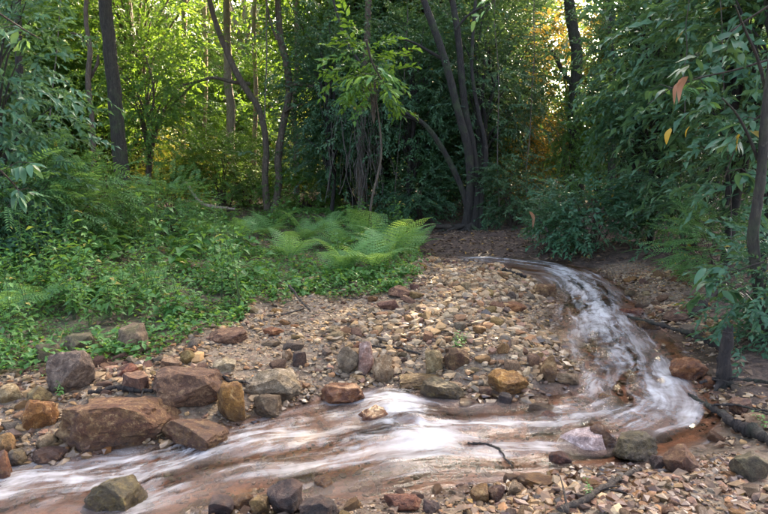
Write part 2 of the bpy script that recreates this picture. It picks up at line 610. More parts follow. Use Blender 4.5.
def ground_material():
    m, t, out = new_mat('forest_ground')
    co = N(t, 'ShaderNodeTexCoord')
    v = co.outputs['Object']
    sep = N(t, 'ShaderNodeSeparateColor')
    t.links.new(attr(t, 'zone').outputs['Color'], sep.inputs[0])
    big, mid, fine = noise_n(t, v, 1.3, 5), noise_n(t, v, 9, 5, .65), noise_n(t, v, 55, 5, .7)
    vor = N(t, 'ShaderNodeTexVoronoi')
    vor.inputs['Scale'].default_value = 34
    t.links.new(v, vor.inputs['Vector'])
    soil = ramp(t, mid.outputs['Fac'], [(.3, (.035, .022, .014)), (.55, (.085, .054, .034)), (.75, (.155, .108, .07))])
    soil = mixc(t, .5, soil, ramp(t, vor.outputs['Color'], [(.1, (.2, .15, .1)), (.9, (.75, .7, .62))]), 'OVERLAY')
    grav = ramp(t, vor.outputs['Color'], [(.1, (.09, .062, .036)), (.4, (.16, .11, .062)), (.65, (.21, .16, .10)), (.9, (.16, .09, .05))])
    grav = mixc(t, .5, grav, ramp(t, fine.outputs['Fac'], [(.3, (.25, .25, .25)), (.7, (.7, .7, .7))]), 'OVERLAY')
    green = mixc(t, .6, ramp(t, mid.outputs['Fac'], [(.3, (.045, .032, .018)), (.48, (.085, .068, .035)), (.7, (.10, .11, .04))]), ramp(t, vor.outputs['Color'], [(.1, (.15, .14, .1)), (.9, (.75, .72, .6))]), 'OVERLAY')
    bed = ramp(t, mid.outputs['Fac'], [(.28, (.08, .044, .028)), (.5, (.24, .105, .05)), (.66, (.31, .15, .075)), (.8, (.24, .17, .11))])
    bed = mixc(t, .5, bed, ramp(t, vor.outputs['Color'], [(.1, (.2, .18, .16)), (.9, (.75, .7, .66))]), 'OVERLAY')
    c = mixc(t, sep.outputs[1], soil, green)
    c = mixc(t, sep.outputs[0], c, grav)
    c = mixc(t, sep.outputs[2], c, bed)
    p = N(t, 'ShaderNodeBsdfPrincipled')
    dm = attr(t, 'damp').outputs['Fac']
    c = mixc(t, dm, c, mixc(t, 1.0, c, (.48, .44, .40), 'MULTIPLY'))
    t.links.new(c, p.inputs['Base Color'])
    t.links.new(math_(t, 'SUBTRACT', .92, math_(t, 'MAXIMUM', math_(t, 'MULTIPLY', sep.outputs[2], .4), math_(t, 'MULTIPLY', dm, .6))), p.inputs['Roughness'])
    hh = math_(t, 'ADD', math_(t, 'MULTIPLY', vor.outputs['Distance'], -1.0), fine.outputs['Fac'])
    t.links.new(bump(t, hh, .7, .02), p.inputs['Normal'])
    t.links.new(p.outputs[0], out.inputs['Surface'])
    return m


ny, nx = XX.shape
ii = (np.arange(ny - 1)[:, None] * nx + np.arange(nx - 1)[None, :])
Q = np.stack([ii, ii + 1, ii + nx + 1, ii + nx], -1).reshape(-1, 4)
damp = np.where(SD > -.03, sstep(.34, .06, SD + .12 * fbm(np.c_[fx * 3, fy * 3, fx * 0], 2, 19)), 0)
g = link('ground', mesh_np('ground', np.c_[fx, fy, Z0], Q, ground_material(), {'zone': zone, 'damp': damp}, True))
tag(g, 'forest floor of soil, gravel and stream bed', None, None, 'structure')

# ------------------------------------------------------------------ water
# threads of white water: picture points, half-width (m), strength
FOAM = [([(430, 260.5), (480, 262.5), (530, 268), (560, 278), (575, 290)], .30, .75), ([(560, 270), (590, 279)], .25, .5), ([(560, 276), (582, 294), (596, 316), (604, 344)], .27, .9),
        ([(575, 290), (590, 308), (598, 328), (606, 348), (624, 368), (642, 388), (662, 408), (682, 424)], .17, .85), ([(606, 348), (600, 372), (606, 395)], .16, .5),
        ([(640, 372), (670, 396), (690, 412)], .16, .65), ([(660, 412), (640, 428), (615, 432)], .20, .6),
        ([(575, 402), (545, 432), (535, 448), (538, 468)], .10, .5), ([(600, 425), (540, 436), (490, 442), (440, 448)], .18, .45),
        ([(430, 450), (412, 440), (402, 425), (392, 412)], .24, 1.0), ([(420, 452), (370, 455), (345, 468)], .20, .6), ([(392, 405), (350, 403), (330, 408)], .12, .6), ([(330, 410), (338, 436), (360, 452)], .12, .4),
        ([(300, 436), (250, 448), (214, 452), (185, 452)], .13, .7), ([(320, 460), (260, 464), (205, 468), (165, 488), (150, 505)], .12, .6), ([(200, 462), (150, 478), (90, 486), (30, 492), (-30, 505)], .20, .75),
        ([(150, 462), (90, 468), (40, 474), (0, 484)], .13, .5), ([(250, 486), (190, 495), (140, 520)], .12, .45), ([(420, 478), (360, 482), (300, 484), (250, 490)], .12, .4), ([(300, 448), (240, 460), (180, 474), (120, 494), (60, 510)], .12, .5), ([(520, 462), (470, 470), (420, 470)], .12, .4)]
NA = len(BB)
CEN = (BB + BA) / 2
sl_ = np.concatenate([[0], np.cumsum(np.linalg.norm(np.diff(CEN[:, :2], axis=0), axis=1))])
rows = np.interp(np.linspace(0, sl_[-1], 520), sl_, np.arange(NA))
tt = np.linspace(-.14, 1.14, 56)
ri = np.clip(rows.astype(int), 0, NA - 2)
rf = (rows - ri)[:, None]
rB, rA = BB[ri] * (1 - rf) + BB[ri + 1] * rf, BA[ri] * (1 - rf) + BA[ri + 1] * rf
WV = rB[:, None, :] * (1 - tt[None, :, None]) + rA[:, None, :] * tt[None, :, None]
wid = np.linalg.norm(rB - rA, axis=1)
ws = np.interp(rows, np.arange(NA), sl_)
UV = np.stack(np.broadcast_arrays(ws[:, None], (tt[None, :] - .5) * wid[:, None]), -1)
fv = WV.reshape(-1, 3)
foam = np.zeros(len(fv))
for pts_, r_, s_ in FOAM:
    line = catmull([at(*q)[:2] for q in pts_], 10)
    d2 = np.full(len(fv), 1e9)
    for c_ in line:
        d2 = np.minimum(d2, ((fv[:, :2] - c_) ** 2).sum(1))
    foam = np.maximum(foam, s_ * np.exp(-d2 / (r_ * r_)))
uvf = UV.reshape(-1, 2)
wav = .55 * fbm(np.c_[uvf[:, 0] * 3.0, uvf[:, 1] * 7.0, np.zeros(len(uvf))], 3, 77) + .6 * fbm(np.c_[uvf[:, 0] * 1.2 + uvf[:, 1], uvf[:, 1] * 3.0, np.zeros(len(uvf))], 2, 78)
fv[:, 2] += wav * (.008 + .028 * foam) + .026 * foam - .004


def water_material():
    m, t, out = new_mat('stream_water')
    uv = N(t, 'ShaderNodeUVMap', uv_map='flow')
    warp = noise_n(t, uv.outputs[0], 2.2, 3, .5)
    wv = N(t, 'ShaderNodeVectorMath', operation='MULTIPLY_ADD')
    t.links.new(warp.outputs['Color'], wv.inputs[0])
    wv.inputs[1].default_value = (.10, .22, 0)
    t.links.new(uv.outputs[0], wv.inputs[2])

    def streak(sx, sy, detail, rough=.6):
        mp = N(t, 'ShaderNodeMapping')
        mp.inputs['Scale'].default_value = (sx, sy, 1)
        t.links.new(wv.outputs[0], mp.inputs['Vector'])
        return noise_n(t, mp.outputs[0], 1.0, detail, rough, .3).outputs['Fac']
    s1, s2, s3 = streak(1.7, 9.5, 3, .5), streak(5, 34, 2, .5), streak(1.1, 4.2, 3, .5)
    st = math_(t, 'ADD', math_(t, 'ADD', math_(t, 'MULTIPLY', s1, .48), math_(t, 'MULTIPLY', s2, .20)), math_(t, 'MULTIPLY', s3, .40))   # ~.55 mean
    f = attr(t, 'foam').outputs['Fac']
    brk = noise_n(t, wv.outputs[0], 8.0, 4, .6, .8).outputs['Fac']
    f = math_(t, 'MULTIPLY', f, math_(t, 'ADD', .35, math_(t, 'MULTIPLY', math_(t, 'SUBTRACT', brk, .28), 2.4)))
    k = math_(t, 'ADD', math_(t, 'MULTIPLY', math_(t, 'SUBTRACT', st, .545), 3.6), math_(t, 'SUBTRACT', math_(t, 'MULTIPLY', f, .85), .125))
    k = math_(t, 'MULTIPLY', math_(t, 'MAXIMUM', k, 0.0), 1.0, clamp=True)
    k = math_(t, 'MULTIPLY', math_(t, 'POWER', k, 1.25), .95)
    nrm = bump(t, math_(t, 'ADD', s1, math_(t, 'MULTIPLY', s2, .2)), .16, .04)
    fr = N(t, 'ShaderNodeFresnel', IOR=1.33)
    t.links.new(nrm, fr.inputs['Normal'])
    gl = N(t, 'ShaderNodeBsdfGlossy', Roughness=.16)
    t.links.new(nrm, gl.inputs['Normal'])
    tr = N(t, 'ShaderNodeBsdfTransparent', Color=(.88, .80, .72, 1))
    clear = N(t, 'ShaderNodeMixShader')
    t.links.new(fr.outputs[0], clear.inputs[0])
    t.links.new(tr.outputs[0], clear.inputs[1])
    t.links.new(gl.outputs[0], clear.inputs[2])
    # silt and fine bubbles carried by the moving water
    silt = N(t, 'ShaderNodeBsdfDiffuse', Color=(.24, .178, .138, 1))
    m0 = N(t, 'ShaderNodeMixShader')
    t.links.new(math_(t, 'MULTIPLY', math_(t, 'SUBTRACT', s3, .36), 1.5, clamp=True), m0.inputs[0])
    t.links.new(clear.outputs[0], m0.inputs[1])
    t.links.new(silt.outputs[0], m0.inputs[2])
    white = N(t, 'ShaderNodeBsdfPrincipled', Roughness=.5)
    white.inputs['Base Color'].default_value = (.47, .46, .435, 1)
    t.links.new(nrm, white.inputs['Normal'])
    m1 = N(t, 'ShaderNodeMixShader')
    t.links.new(k, m1.inputs[0])
    t.links.new(m0.outputs[0], m1.inputs[1])
    t.links.new(white.outputs[0], m1.inputs[2])
    t.links.new(m1.outputs[0], out.inputs['Surface'])
    return m


nr, nc = WV.shape[:2]
ii = (np.arange(nr - 1)[:, None] * nc + np.arange(nc - 1)[None, :])
Q = np.stack([ii, ii + nc, ii + nc + 1, ii + 1], -1).reshape(-1, 4)
wo = link('stream_water', mesh_np('stream_water', fv, Q, water_material(), {'foam': foam}, True, uvf))
tag(wo, 'shallow reddish stream breaking white over stones as it bends', None, None, 'structure')

# ------------------------------------------------------------------ rocks
_bm_cache = {}


def ico(sub):
    if sub not in _bm_cache:
        import bmesh
        b = bmesh.new()
        bmesh.ops.create_icosphere(b, subdivisions=sub, radius=1.0)
        b.verts.ensure_lookup_table()
        _bm_cache[sub] = (np.array([v.co[:] for v in b.verts]), np.array([[v.index for v in f.verts] for f in b.faces]))
        b.free()
    V, F = _bm_cache[sub]
    return V.copy(), F


def rock_shape(seed, sub=4, planes=13, blocky=.4, noise_amp=.05):
    r = np.random.default_rng(seed)
    V, F = ico(sub)
    V *= 1.0
    ns = r.normal(size=(planes, 3))
    if blocky > 0:
        ax = np.array([[1, 0, 0], [-1, 0, 0], [0, 1, 0], [0, -1, 0], [0, 0, 1], [0, 0, -1]], float) + r.normal(scale=.32, size=(6, 3))
        ns = np.vstack([ns, ax])
    ns /= np.linalg.norm(ns, axis=1)[:, None]
    ds = np.concatenate([r.uniform(.62, .92, planes), r.uniform(.50, .72, 6) if blocky > 0 else []])
    for n_, d_ in zip(ns, ds):
        k = V @ n_ - d_
        V -= np.maximum(k, 0)[:, None] * n_ * (.96)
    nn = V / (np.linalg.norm(V, axis=1)[:, None] + 1e-6)
    if noise_amp:
        V += nn * (noise_amp * 1.5 * fbm(V * 2.6 + seed * 3.7, 4, seed))[:, None]
        if sub >= 3:
            V += nn * (noise_amp * .55 * (1 - 2 * np.abs(fbm(V * 6 + seed, 4, seed + 5))))[:, None]
    lo, hi = V.min(0), V.max(0)
    V = (V - (lo + hi) / 2) / (hi - lo)          # unit box centred on the origin
    return V, F


taken = []


def rock(px0, px1, py0, py1, kind, label, name='rock', depth=.85, blocky=.4, seed=None, sink=.24, rz=None, cat='rock', tilt=0.0, amp=.05, group=None, dry=False):
    """a rock that covers px0..px1 by py0..py1 in the picture, resting where its foot stands"""
    cx = (px0 + px1) / 2
    foot = at(cx, py1 - (py1 - py0) * .12)
    Y = foot[1]
    mpp = np.linalg.norm(foot - np.array([0, 0, CAM_H])) / F_PX
    Wd, Ht = (px1 - px0) * mpp, (py1 - py0) * mpp * 1.02
    Dp = Wd * depth
    down = math.atan2(CAM_H - foot[2], Y)
    Hz = max((Ht - Dp * .55 * math.sin(down)) / math.cos(down), Ht * .45)
    seed = seed if seed is not None else int(px0 * 7 + py0 * 13)
    V, F = rock_shape(seed, 5 if (px1 - px0) > 34 else (4 if (px1 - px0) > 14 else 3), 16, blocky, amp)
    a = rz if rz is not None else (np.random.default_rng(seed + 1).uniform(-.5, .5))
    V = V * np.array([Wd, Dp, Hz * (1 + sink)])
    c, s = math.cos(tilt), math.sin(tilt)
    V = V @ np.array([[c, 0, s], [0, 1, 0], [-s, 0, c]]).T
    c, s = math.cos(a), math.sin(a)
    V = V @ np.array([[c, -s, 0], [s, c, 0], [0, 0, 1]]).T
    V[:, 0] *= Wd / (V[:, 0].max() - V[:, 0].min())
    V[:, 2] -= V[:, 2].min()
    loc = np.array([foot[0], Y + Dp * .32, 0])
    loc[2] = min(foot[2], H(loc[0], loc[1])) - Hz * sink
    wz = float(lookup(WLG, loc[0], loc[1])[0])
    sdv = float(lookup(SDG, loc[0], loc[1])[0])
    wet = sstep(.13, .02, V[:, 2] + loc[2] - wz + .03 * fbm(V * 9, 2, 5)) * (1.0 if sdv < .35 else 0.0)
    if sdv < .05:
        wet = np.maximum(wet, .55)
    if dry:
        wet = wet * 0
    me = mesh_np(name, V, F, M[kind], {'wet': wet}, True)
    me.set_sharp_from_angle(angle=math.radians(32))
    o = link(name, me, None, loc)
    tag(o, label, cat, group)
    taken.append((loc[0], loc[1], max(Wd, Dp) * .5))
    return o


ROCKS = [
    (60, 164, 402, 449, 'rock_brown', 'largest brown boulder, long and blocky, on the left bank at the water', dict(depth=.7, blocky=.9, seed=11, rz=.12)),
    (46, 85, 360, 398, 'rock_grey', 'flat grey-brown slab behind the largest brown boulder', dict(depth=.8, blocky=.8)),
    (115, 146, 329, 359, 'rock_mossy', 'tan pointed boulder at the edge of the green undergrowth', dict(blocky=.2)),
    (33, 60, 348, 368, 'rock_mossy', 'rounded green-grey mossy stone among weeds on the left bank', dict(blocky=0)),
    (60, 92, 337, 359, 'rock_mossy', 'low mossy brown rock left of the tan pointed boulder', dict()),
    (23, 50, 407, 433, 'rock_orange', 'orange angular rock just left of the largest brown boulder', dict(blocky=.6)),
    (25, 47, 391, 409, 'rock_olive', 'yellow-green mossy stone above the orange angular rock on the left', dict(blocky=0)),
    (-4, 15, 389, 406, 'rock_tan', 'tan rounded stone at the left edge above the ochre one', dict(blocky=0)),
    (-4, 11, 441, 461, 'rock_ochre', 'ochre rounded stone at the left edge beside the water', dict(blocky=0)),
    (3, 24, 453, 471, 'rock_olive', 'olive rounded stone touching the white water at far left', dict(blocky=0)),
    (36, 52, 439, 453, 'rock_tan', 'small tan egg-shaped stone below the orange angular rock', dict(blocky=0)),
    (-8, 8, 462, 490, 'rock_red', 'pinkish red rock cut off by the left edge in the water', dict(blocky=.3)),
    (32, 60, 452, 467, 'rock_maroon', 'low purplish wet stone in the shallows below the small tan stone', dict(blocky=.5)),
    (80, 142, 487, 530, 'rock_olive', 'dark wet boulder standing in the stream at the bottom left', dict(blocky=.3, depth=.7, seed=25)),
    (118, 137, 366, 379, 'rock_red', 'small reddish stone upslope of the maroon slab', dict()),
    (122, 148, 377, 396, 'rock_maroon', 'reddish brown block between the brown boulder and the maroon slab', dict(blocky=.7)),
    (148, 217, 375, 413, 'rock_maroon', 'broad maroon slab sloping to the right above the rusty stream rock', dict(depth=.75, blocky=.9, seed=41, tilt=.06)),
    (157, 223, 423, 454, 'rock_brown', 'rusty brown rock jutting into the stream in front of the maroon slab', dict(depth=.6, blocky=.6, seed=52)),
    (217, 245, 389, 426, 'rock_orange', 'orange pyramid-shaped rock at the water right of the maroon slab', dict(blocky=.2, depth=.8, seed=63)),
    (243, 297, 373, 405, 'rock_pale', 'large pale grey-tan rock on the waterline of the gravel bar', dict(depth=.7, blocky=.5, seed=71)),
    (252, 279, 398, 421, 'rock_tan', 'tan rock in the water below the large pale rock', dict(blocky=.5)),
    (213, 235, 361, 374, 'rock_pale', 'flat greenish pale stone above the orange pyramid-shaped rock', dict(blocky=.6)),
    (180, 194, 352, 366, 'rock_ochre', 'small ochre stone above the maroon slab', dict(blocky=0)),
    (160, 180, 359, 372, 'rock_tan', 'small tan stone just behind the maroon slab', dict(blocky=.3)),
    (292, 306, 353, 369, 'rock_dark', 'small dark brown stone in the gravel left of three upright stones', dict()),
    (281, 292, 351, 363, 'rock_tan', 'small buff stone touching the small dark brown gravel stone', dict()),
    (337, 359, 349, 377, 'rock_grey', 'grey-brown upright stone, leftmost of three in a row', dict(blocky=.5, tilt=-.2, depth=.7, seed=85)),
    (357, 373, 347, 379, 'rock_pink', 'pinkish upright stone, middle of three in a row', dict(blocky=.5, depth=.7, seed=92)),
    (371, 393, 359, 386, 'rock_tan', 'tan leaning stone, rightmost of three in a row', dict(blocky=.5, tilt=.25, depth=.7, seed=97)),
    (320, 365, 384, 411, 'rock_orange', 'flat orange wet slab at the water below the three upright stones', dict(depth=1.0, blocky=.8, sink=.3)),
    (352, 392, 411, 435, 'rock_red', 'reddish wet rock parting the stream midway along its near reach', dict(blocky=.4, depth=.7, seed=113)),
    (281, 315, 463, 485, 'rock_orange', 'rusty orange rock topping the dark cluster on the near shore', dict(blocky=.5)),
    (266, 300, 487, 520, 'rock_dark', 'black wet rock on the near shore, left of the dark maroon one', dict(blocky=.6)),
    (298, 336, 498, 526, 'rock_dark', 'dark maroon glossy rock at the bottom edge', dict(blocky=.6, seed=131)),
    (314, 333, 479, 497, 'rock_orange', 'small orange stone behind the dark maroon glossy rock', dict()),
    (232, 253, 496, 512, 'rock_orange', 'orange-brown stone at the bottom, left of the black wet rock', dict()),
    (250, 268, 500, 518, 'rock_ochre', 'ochre stone at the bottom edge beside the black wet rock', dict()),
    (208, 230, 500, 520, 'rock_dark', 'dark stone at the bottom left of the orange-brown one', dict()),
    (385, 421, 495, 514, 'rock_red', 'dark red flat rock at the bottom centre of the near shore', dict(depth=.7, blocky=.8)),
    (424, 440, 502, 516, 'rock_dark', 'small dark stone at the bottom right of the dark red flat rock', dict()),
    (425, 443, 352, 376, 'rock_tan', 'tan angular stone left of the brown one above the ochre slab', dict(blocky=.6)),
    (443, 469, 349, 371, 'rock_brown', 'brown angular stone on the bar right of the tan angular one', dict(blocky=.6)),
    (398, 441, 372, 388, 'rock_ochre', 'ochre flat slab on the waterline behind the mossy olive rock', dict(depth=.9, blocky=.8)),
    (421, 465, 382, 404, 'rock_olive', 'olive rock with yellow moss leaning into the stream', dict(depth=.6, blocky=.6, seed=151, tilt=.15)),
    (491, 530, 374, 397, 'rock_orange', 'orange-tan rounded boulder at the tip of the gravel bar', dict(depth=.7, blocky=.2, seed=162)),
    (479, 492, 388, 398, 'rock_brown', 'small brown stone left of the orange-tan rounded boulder', dict()),
    (498, 514, 395, 410, 'rock_dark', 'black stone in the water below the orange-tan rounded boulder', dict()),
    (459, 483, 402, 415, 'rock_brown', 'flat brown stone in the water right of the olive rock', dict(blocky=.6)),
    (446, 460, 409, 418, 'rock_red', 'small red stone in the water below the olive rock', dict()),
    (541, 558, 361, 386, 'rock_ochre', 'ochre upright stone at the bar tip beside the white water', dict(blocky=.6)),
    (527, 542, 356, 370, 'rock_maroon', 'greyish purple stone behind the ochre upright stone', dict(blocky=.6)),
    (555, 581, 373, 386, 'rock_tan', 'flat tan stone on the edge of the white water at the bar tip', dict(blocky=.5)),
    (531, 562, 415, 437, 'rock_red', 'red rock just awash in the stream above the near shore', dict(sink=.35, depth=.8)),
    (600, 630, 398, 416, 'rock_orange', 'orange rock just awash in the rapids at the bend', dict(sink=.35, depth=.8)),
    (472, 490, 488, 505, 'rock_orange', 'orange-brown stone on the near shore below the curved twig', dict(blocky=.5)),
    (488, 506, 487, 503, 'rock_brown', 'brown stone touching the orange-brown one below the curved twig', dict(blocky=.5)),
    (508, 524, 484, 499, 'rock_tan', 'pale tan stone on the near shore right of the brown one', dict(blocky=.5)),
    (522, 555, 474, 489, 'rock_orange', 'flat ochre-orange stone on the near shore left of the pinkish block', dict(blocky=.6)),
    (562, 604, 433, 463, 'rock_block', 'pinkish white flat-topped block on the near shore', dict(depth=.7, blocky=1, seed=181, tilt=-.12, amp=.025, dry=True, sink=.0)),
    (590, 619, 430, 461, 'rock_brown', 'brown rock right behind the pinkish white block', dict(blocky=.3)),
    (551, 575, 452, 470, 'rock_red', 'red angular stone at the left foot of the pinkish white block', dict()),
    (617, 656, 436, 466, 'rock_olive', 'yellow-brown angular boulder on the near shore by the rapids', dict(depth=.7, blocky=.5, seed=195)),
    (671, 702, 451, 476, 'rock_brown', 'dark brown boulder below the rapids near the lying log', dict(blocky=.3)),
    (655, 673, 458, 474, 'rock_dark', 'small dark stone left of the dark brown boulder', dict()),
    (674, 709, 361, 384, 'rock_orange', 'smooth pale orange boulder at the right bank by the black stump', dict(depth=.8, blocky=0, seed=203)),
    (703, 715, 379, 391, 'rock_orange', 'small orange stone at the foot of the black stump', dict()),
    (534, 557, 285, 299, 'rock_brown', 'dark brown rock in the stream where it bends, beside the bar', dict(blocky=.3, depth=.8)),
    (604, 622, 300, 309, 'rock_red', 'low red rock in the shallows beyond the rapids', dict(blocky=.4)),
    (622, 644, 309, 320, 'rock_red', 'reddish flat rock on the right waterline near the thin branch', dict(blocky=.4)),
    (668, 692, 313, 324, 'rock_maroon', 'flat pinkish brown rock on the right bank', dict(blocky=.7)),
    (640, 660, 322, 333, 'rock_orange', 'rusty stone on the right waterline, below the thin branch end', dict(blocky=.4)),
    (684, 703, 326, 338, 'rock_grey', 'grey stone on the right bank left of the black stump', dict(blocky=.4)),
    (750, 775, 418, 434, 'rock_tan', 'pale stone at the right edge above the lying log', dict(blocky=.2)),
    (733, 752, 402, 416, 'rock_brown', 'brown stone on the right bank behind the lying log', dict(blocky=.3)),
    (740, 768, 460, 484, 'rock_mossy', 'grey-green earthy rock in the bottom right corner area', dict(blocky=.3)),
    (388, 412, 287, 299, 'rock_maroon', 'reddish stone at the edge of the weeds on the bar', dict(blocky=.4)),
    (376, 399, 299, 311, 'rock_maroon', 'flat maroon stone on the bar below the reddish one', dict(blocky=.6)),
    (300, 318, 278, 287, 'rock_tan', 'pale stone in the grass at the top of the bar', dict(blocky=.3)),
    (262, 284, 327, 337, 'rock_red', 'flat reddish stone lying on the bar left of centre', dict(blocky=.5)),
    (206, 244, 331, 346, 'rock_maroon', 'long flat pinkish rock at the top of the bar by the weeds', dict(blocky=.7, depth=.7)),
    (500, 528, 303, 312, 'rock_orange', 'orange flat stone on the far part of the bar by the water', dict(blocky=.5)),
]
for a, b, c, d, k, lab, kw in ROCKS:
    rock(a, b, c, d, k, lab, 'boulder' if (b - a) > 34 else 'stone', cat='boulder' if (b - a) > 34 else 'stone', **kw)

# medium stones, each on its own, from shared shapes
KIN = [('rock_tan', 'tan'), ('rock_ochre', 'ochre'), ('rock_orange', 'orange'), ('rock_grey', 'grey'), ('rock_maroon', 'maroon'), ('rock_brown', 'brown'), ('rock_pale', 'pale')]
stone_meshes = {}
for k, _ in KIN + [('rock_dark', 'dark'), ('rock_red', 'red')]:
    for wetv in (0, 1):
        for q in range(3):
            V, F = rock_shape(900 + q * 31 + hash(k) % 7 * 0 + len(stone_meshes), 3, 9, .3, .05)
            me = mesh_np('stone', V * np.array([1, .85, .7]), F, M[k], {'wet': np.full(len(V), .8 * wetv)}, True)
            me.set_sharp_from_angle(angle=math.radians(30))
            stone_meshes[(k, wetv, q)] = me


def pick_poly(poly, n, r):
    lo, hi = poly.min(0), poly.max(0)
    out = []
    while len(out) < n:
        c = r.uniform(lo, hi, (400, 2))
        c = c[inside(poly, c[:, 0], c[:, 1])]
        out += list(c)
    return out[:n]


BAR_IN = wpoly([(440, 262), (520, 277), (548, 305), (552, 345), (565, 380), (500, 393), (430, 380), (300, 372), (250, 372), (215, 372), (160, 366), (220, 330), (262, 303), (330, 300), (395, 292), (415, 266)])
LEFTSH = wpoly([(-30, 372), (60, 362), (150, 352), (200, 345), (215, 400), (150, 420), (60, 440), (-30, 470)])
NEARSH = wpoly([(190, 505), (330, 496), (430, 490), (540, 474), (600, 466), (700, 462), (768, 455), (768, 530), (190, 530)])
RIGHTB = wpoly([(600, 272), (690, 275), (720, 330), (768, 400), (768, 450), (712, 440), (700, 380), (665, 330), (630, 300)])
INBED = wpoly([(560, 272), (600, 280), (632, 306), (655, 332), (690, 375), (712, 430), (620, 455), (520, 470), (420, 485), (320, 495), (200, 500), (120, 500), (20, 500), (20, 480), (170, 455), (300, 408), (500, 402), (575, 390), (560, 320), (550, 290)])
r = np.random.default_rng(21)
for poly, n, where, dry, smin, smax, kinds in (
        (BAR_IN, 95, 'lying on the gravel bar', 0, .05, .14, (0, 0, 0, 1, 1, 2, 3, 4, 5, 6)),
        (LEFTSH, 45, 'on the left shore around the largest brown boulder', 0, .05, .12, (0, 1, 2, 3, 4, 4, 5, 6)),
        (NEARSH, 40, 'on the near shore at the bottom of the picture', 1, .04, .09, (0, 1, 2, 2, 4, 5, 5, 1)),
        (RIGHTB, 30, 'on the right bank beside the rapids', 0, .06, .13, (0, 1, 2, 3, 4, 5, 5)),
        (INBED, 16, 'under the shallow water of the stream bed', 1, .08, .18, (2, 4, 5, 2, 1))):
    cnt = 0
    for c in pick_poly(poly, n * 6, r):
        if cnt >= n:
            break
        s = r.uniform(smin, smax) * (1 + .3 * r.random() ** 4)
        if any((c[0] - a) ** 2 + (c[1] - b) ** 2 < (q * .8 + s * .5) ** 2 for a, b, q in taken):
            continue
        k, word = KIN[kinds[r.integers(len(kinds))]]
        sdv = float(lookup(SDG, c[0], c[1])[0])
        wv = 1 if (sdv < .12 or (dry and r.random() < .5)) else 0
        o = link('stone', stone_meshes[(k, wv, int(r.integers(3)))], None, (c[0], c[1], H(c[0], c[1]) + s * (.10 if 'under' not in where else .05)),
                 (r.uniform(-.4, .4), r.uniform(-.4, .4), r.uniform(0, 6.3)), (s * r.uniform(.9, 1.5), s * r.uniform(.8, 1.1), s * r.uniform(.7, 1.1)))
        wh = where
        if 'gravel bar' in where:
            wh = where + (' close to its waterline' if sdv < .35 else ' at its far end by the bend' if c[1] > 6.6 else ' near the weeds' if c[1] > 5.4 else ' towards the middle')
        tag(o, f'small {word} stone {wh}', 'stone', f'small {word} stones {wh}')
        taken.append((c[0], c[1], s * .5))
        cnt += 1


def gravel_material():
    m, t, out = new_mat('gravel_stones')
    co = N(t, 'ShaderNodeTexCoord')
    a = attr(t, 'tint')
    n = noise_n(t, co.outputs['Object'], 60, 4, .7)
    c = mixc(t, .6, a.outputs['Color'], ramp(t, n.outputs['Fac'], [(.3, (.28, .28, .28)), (.7, (.72, .72, .72))]), 'OVERLAY')
    p = N(t, 'ShaderNodeBsdfPrincipled')
    wv = attr(t, 'wet').outputs['Fac']
    c = mixc(t, wv, c, mixc(t, 1.0, c, (.5, .46, .42), 'MULTIPLY'))
    t.links.new(c, p.inputs['Base Color'])
    t.links.new(math_(t, 'SUBTRACT', .88, math_(t, 'MULTIPLY', wv, .6)), p.inputs['Roughness'])
    t.links.new(p.outputs[0], out.inputs['Surface'])
    return m


GM = gravel_material()
PAL = np.array([[.36, .27, .17], [.43, .34, .225], [.31, .22, .13], [.37, .25, .125], [.30, .17, .085], [.25, .21, .165], [.19, .13, .10], [.47, .39, .29], [.27, .165, .12], [.35, .29, .22]]) * np.array([.80, .70, .54])


